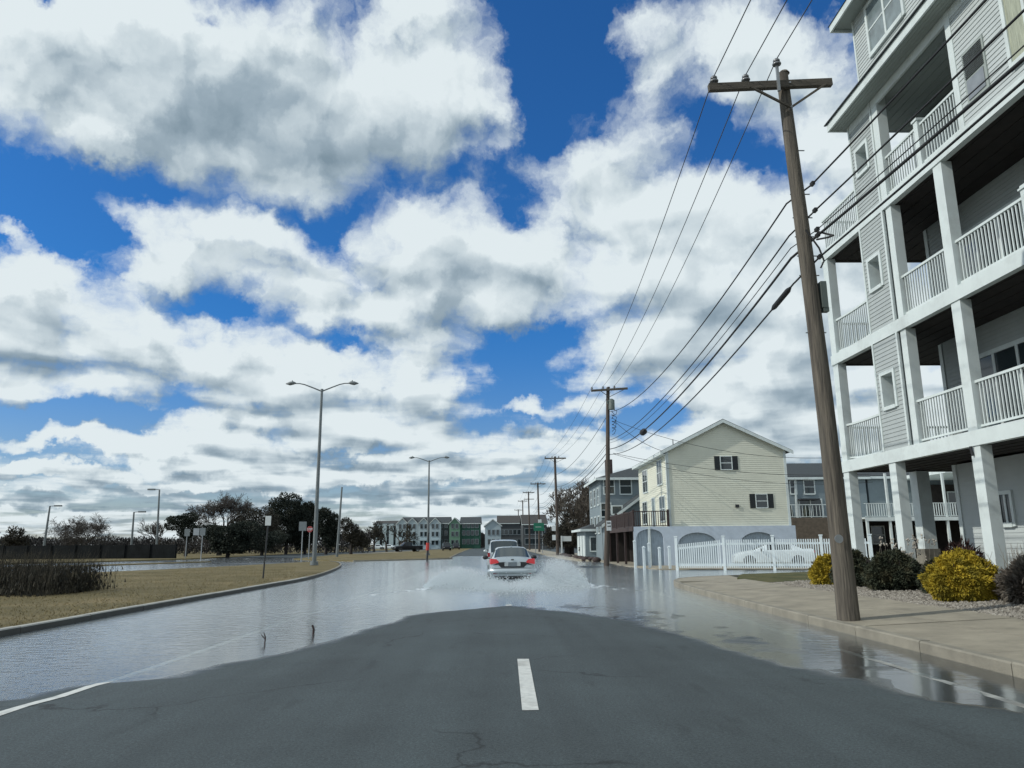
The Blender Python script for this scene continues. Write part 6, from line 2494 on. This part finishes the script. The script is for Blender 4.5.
px_tree('brown leafless thicket tree between conifer and pine clump', 116, [(262, 522, 16, 14), (250, 517, 12, 9), (268, 538, 16, 14), (240, 528, 12, 10)], 17000, 0.14, 36, mt='brushdark', name='thicket_tree')
px_tree('brown grey thicket tree right of the bare leaning pole', 118, [(351, 533, 8, 9), (346, 524, 6, 6), (357, 538, 8, 8), (364, 542, 6, 5)], 10000, 0.14, 37, mt='brushdark', name='thicket_tree')
for i, px in enumerate((381, 392, 366)):
    q = atY(px, 548, 150)
    bare_tree(('bare tree in front of the grey block, left of the pickup', 'bare tree right behind the black pickup truck', 'small bare tree left of the distant grey block')[i], q.x, 158 + i, 0.1, 6.5 - i * 0.8, 1.2, 50 + i, r0=0.18, levels=5, twr=0.035, twigmt='brushdark')

# distant wood beyond the fence
m = MB()
rnd = random.Random(77)
for k in range(48000):
    px = rnd.uniform(-120, 370)
    Y = rnd.uniform(135, 165)
    base = atY(px, 546, Y)
    hmax = 3.3 + 2.2 * nz(base.x, 0, 0.07, 3) + 1.2 * nz(base.x, 0, 0.3, 8) + 0.7 * nz(base.x, Y * .1, 1.1, 8)
    z = rnd.random() ** 0.7 * max(0.8, hmax)
    s = rnd.uniform(0.1, 0.28)
    a = rnd.uniform(-0.5, 0.5)
    m.add([(base.x - s * 0.4, Y, z), (base.x + s * 0.4, Y + rnd.uniform(-.3, .3), z), (base.x + a * s, Y, z + s * 1.5)], [(0, 1, 2)])
tag(m.build('distant_wood', MT['treeline']), 'low dark leafless wood behind the board fence on the left', 'wood', kind='stuff')
m = MB()
for k in range(9000):
    px = rnd.uniform(475, 640)
    Y = rnd.uniform(255, 290)
    base = atY(px, 546, Y)
    hmax = 5.5 + 3.2 * nz(base.x, 0, 0.08, 13) + 1.5 * nz(base.x, 0, 0.4, 8)
    z = rnd.random() ** 0.8 * max(0.8, hmax)
    s = rnd.uniform(0.3, 0.8)
    a = rnd.uniform(-0.5, 0.5)
    m.add([(base.x - s * 0.4, Y, z), (base.x + s * 0.4, Y, z), (base.x + a * s, Y, z + s * 1.5)], [(0, 1, 2)])
tag(m.build('distant_wood', MT['treeline']), 'low leafless wood on the skyline at the end of the road', 'wood', kind='stuff')

# right of the road
q = atY(571, 550, 98)
bare_tree('big dense bare brown tree at the right verge left of the blue house', q.x, 98, 0.1, 10.0, 1.05, 61, r0=0.3, levels=7, twr=0.022, first=0.18, up=0.35, mt='barkdark', twigmt='brush', fork=3, dens=0.3)
q = atY(583, 550, 90)
bare_tree('thin pale bare tree between the brown tree and the blue house', q.x, 90, 0.1, 7.5, 0.95, 62, r0=0.14, levels=6, twr=0.018, first=0.2, up=0.3, twigmt='brush')
px_tree('dark leafless bush below the big bare tree', 97, [(566, 535, 18, 12), (552, 540, 10, 8), (580, 538, 10, 10), (575, 522, 14, 10)], 16000, 0.13, 63, mt='brushdark', name='thicket_tree')
px_tree('dark hedge shrub beside the white garage', 76, [(592, 548, 5, 5), (585, 549, 5, 4)], 1500, 0.16, 64, mt='brushdark', name='shrub')
rnd = random.Random(14)
m = MB()
for k in range(40):
    y = 62 + rnd.random() * 30
    x = 7.3 + rnd.random() * 1.2 - (y - 62) * 0.0
    s = rnd.uniform(0.08, 0.25)
    m.ellipsoid((x, y, 0.15), s * 1.6, s * 1.3, s, 7, 5)
tag(m.build('debris', MT['brownwood']), 'brown flood debris and rubble washed along the right verge', 'debris', kind='stuff')


def bush(label, cx, cy, z0, w, h, n, size, seed, mt, lobes=None, name='shrub', elong=1.8, droop=0.25, group=None, hollow=0.5):
    t = thing(name, label, 'shrub', (cx, cy, z0), group=group)
    rnd = random.Random(seed)
    m = MB()
    lobes = lobes or [(0, 0, 0.5, 0.5, 0.5, 0.5)]
    L_ = [(cx + a * w, cy + b_ * w, z0 + c * h, rx * w, ry * w, rz * h) for a, b_, c, rx, ry, rz in lobes]
    leafy(m, L_, n, size, rnd, droop, hollow, elong)
    m.build('foliage', MT[mt], t)
    m = MB()
    for k in range(9):
        a = rnd.uniform(0, 6.28)
        m.tube([(cx, cy, z0 - 0.1), (cx + 0.2 * w * math.cos(a), cy + 0.2 * w * math.sin(a), z0 + h * 0.35), (cx + 0.4 * w * math.cos(a), cy + 0.4 * w * math.sin(a), z0 + h * 0.75)], [0.03, 0.02, 0.006], 5, cap=False)
    m.build('stems', MT['barkdark'], t)
    return t


gz = 0.30
mound = [(-0.02, 0, 0.36, 0.46, 0.45, 0.40), (-0.15, -0.08, 0.55, 0.22, 0.25, 0.36), (0.10, 0.05, 0.64, 0.22, 0.25, 0.34), (-0.34, -0.12, 0.28, 0.17, 0.2, 0.27), (0.33, 0.0, 0.30, 0.19, 0.22, 0.28), (0.27, -0.1, 0.52, 0.15, 0.18, 0.26), (-0.05, -0.3, 0.3, 0.2, 0.18, 0.28)]
bush('big golden mounded shrub on the gravel in front of the block', 9.78, 16.1, gz - 0.02, 1.5, 1.02, 80000, 0.03, 1, 'yellowleaf', mound)
bush('small golden shrub left of the near pole at the end of the gravel', 9.55, 22.2, gz - 0.05, 0.95, 0.9, 26000, 0.03, 2, 'yellowleaf', mound)
bush('dark green juniper mound between the near pole and the golden shrub', 10.05, 19.4, gz - 0.02, 1.45, 1.0, 55000, 0.034, 3, 'juniper', mound)
bush('brownish golden shrub merging into the dark juniper behind the pole', 9.75, 21.0, gz - 0.02, 1.15, 1.0, 26000, 0.034, 4, 'juniper', mound)
bush('red brown twiggy shrub behind the golden shrub under the block', 12.6, 20.6, gz, 0.9, 1.1, 1500, 0.05, 5, 'redbrush', elong=3.5, droop=-0.6, hollow=0.2)
bush('grey brown dry brush at the right edge in front of the column', 10.4, 14.7, gz, 1.3, 0.95, 26000, 0.035, 6, 'brush', mound, elong=3.0, droop=-0.3, hollow=0.2)
bush('another dry brush clump just outside the near column', 10.3, 12.9, gz, 1.3, 1.0, 16000, 0.035, 16, 'brush', mound, elong=3.0, droop=-0.3, hollow=0.2)
bush('short dark shrub between juniper and golden shrub', 10.3, 17.9, gz, 0.8, 0.8, 9000, 0.045, 7, 'juniper', mound)


def stalks(label, cx, cy, z0, w, n, h, mt, seed, name='shrub', tip=None, r=0.006):
    t = thing(name, label, 'shrub', (cx, cy, z0))
    rnd = random.Random(seed)
    m, k_ = MB(), MB()
    for k in range(n):
        x, y = cx + rnd.gauss(0, w * 0.2), cy + rnd.gauss(0, w * 0.2)
        H_ = h * rnd.uniform(0.6, 1.05)
        lx, ly = rnd.gauss(0, 0.14), rnd.gauss(0, 0.14)
        p = [(x, y, z0), (x + lx * 0.4, y + ly * 0.4, z0 + H_ * 0.6), (x + lx, y + ly, z0 + H_)]
        m.tube(p, [r, r * 0.8, r * 0.5], 3, cap=False)
        if tip:
            for j in range(5):
                k_.ellipsoid((x + lx + rnd.gauss(0, .03), y + ly + rnd.gauss(0, .03), z0 + H_ - rnd.random() * 0.16), 0.022, 0.022, 0.028, 5, 3)
    m.build('stems', MT[mt], t)
    if tip:
        tag(k_.build('seed_heads', MT[tip], t), kind='stuff')
    return t


MT['straw'] = leafmat('pale_dry_straw', (0.20, 0.18, 0.15), (0.36, 0.33, 0.28), (0.5, 0.47, 0.42), 9)
stalks('pale dried flower stalks standing behind the dark juniper', 10.65, 20.0, 0.3, 1.3, 34, 1.3, 'straw', 41, tip='straw')
stalks('pale dry stalks in front of the nearest column', 10.75, 15.6, 0.3, 1.1, 90, 1.15, 'straw', 42, r=0.007)

# brown reed clump on the island
t = thing('reed_clump', 'long clump of dark bare reed stems on the brown grass island', 'plants', (-16, 24.5, 0.13))
rnd = random.Random(90)
m = MB()
for k in range(8000):
    u = rnd.random()
    x = -25 + u * 11.7
    y = 25.2 + rnd.gauss(0, 0.9) - (x + 13) * 0.02
    cl = 0.5 + 0.5 * nz(x, y, 1.6, 3)
    H_ = (1.0 + 0.35 * cl) * rnd.uniform(0.35, 1.15)
    edge = max(0, (x + 14.5) / 1.9)
    lx = rnd.gauss(0, 0.13) + edge * 0.35 * rnd.random()
    ly = rnd.gauss(0, 0.12)
    m.tube([(x, y, 0.1), (x + lx * 0.35, y + ly * 0.4, 0.13 + H_ * 0.6), (x + lx, y + ly, 0.13 + H_)], [0.007, 0.005, 0.002], 3, cap=False)
m.build('stems', MT['brushdark'], t)
m = MB()
for k in range(22000):
    x = -25 + rnd.random() * 11.9
    y = 25.0 + rnd.gauss(0, 0.95) - (x + 13) * 0.02
    z = 0.12 + rnd.random() ** 2.2 * 0.75
    s = rnd.uniform(0.012, 0.035)
    a = rnd.uniform(0, 6.28)
    m.add([(x - s * math.cos(a), y - s * math.sin(a), z), (x + s * math.cos(a), y + s * math.sin(a), z), (x + rnd.gauss(0, s), y + rnd.gauss(0, s), z + s * 5)], [(0, 1, 2)])
m.build('leaf_litter', MT['brushdark'], t)
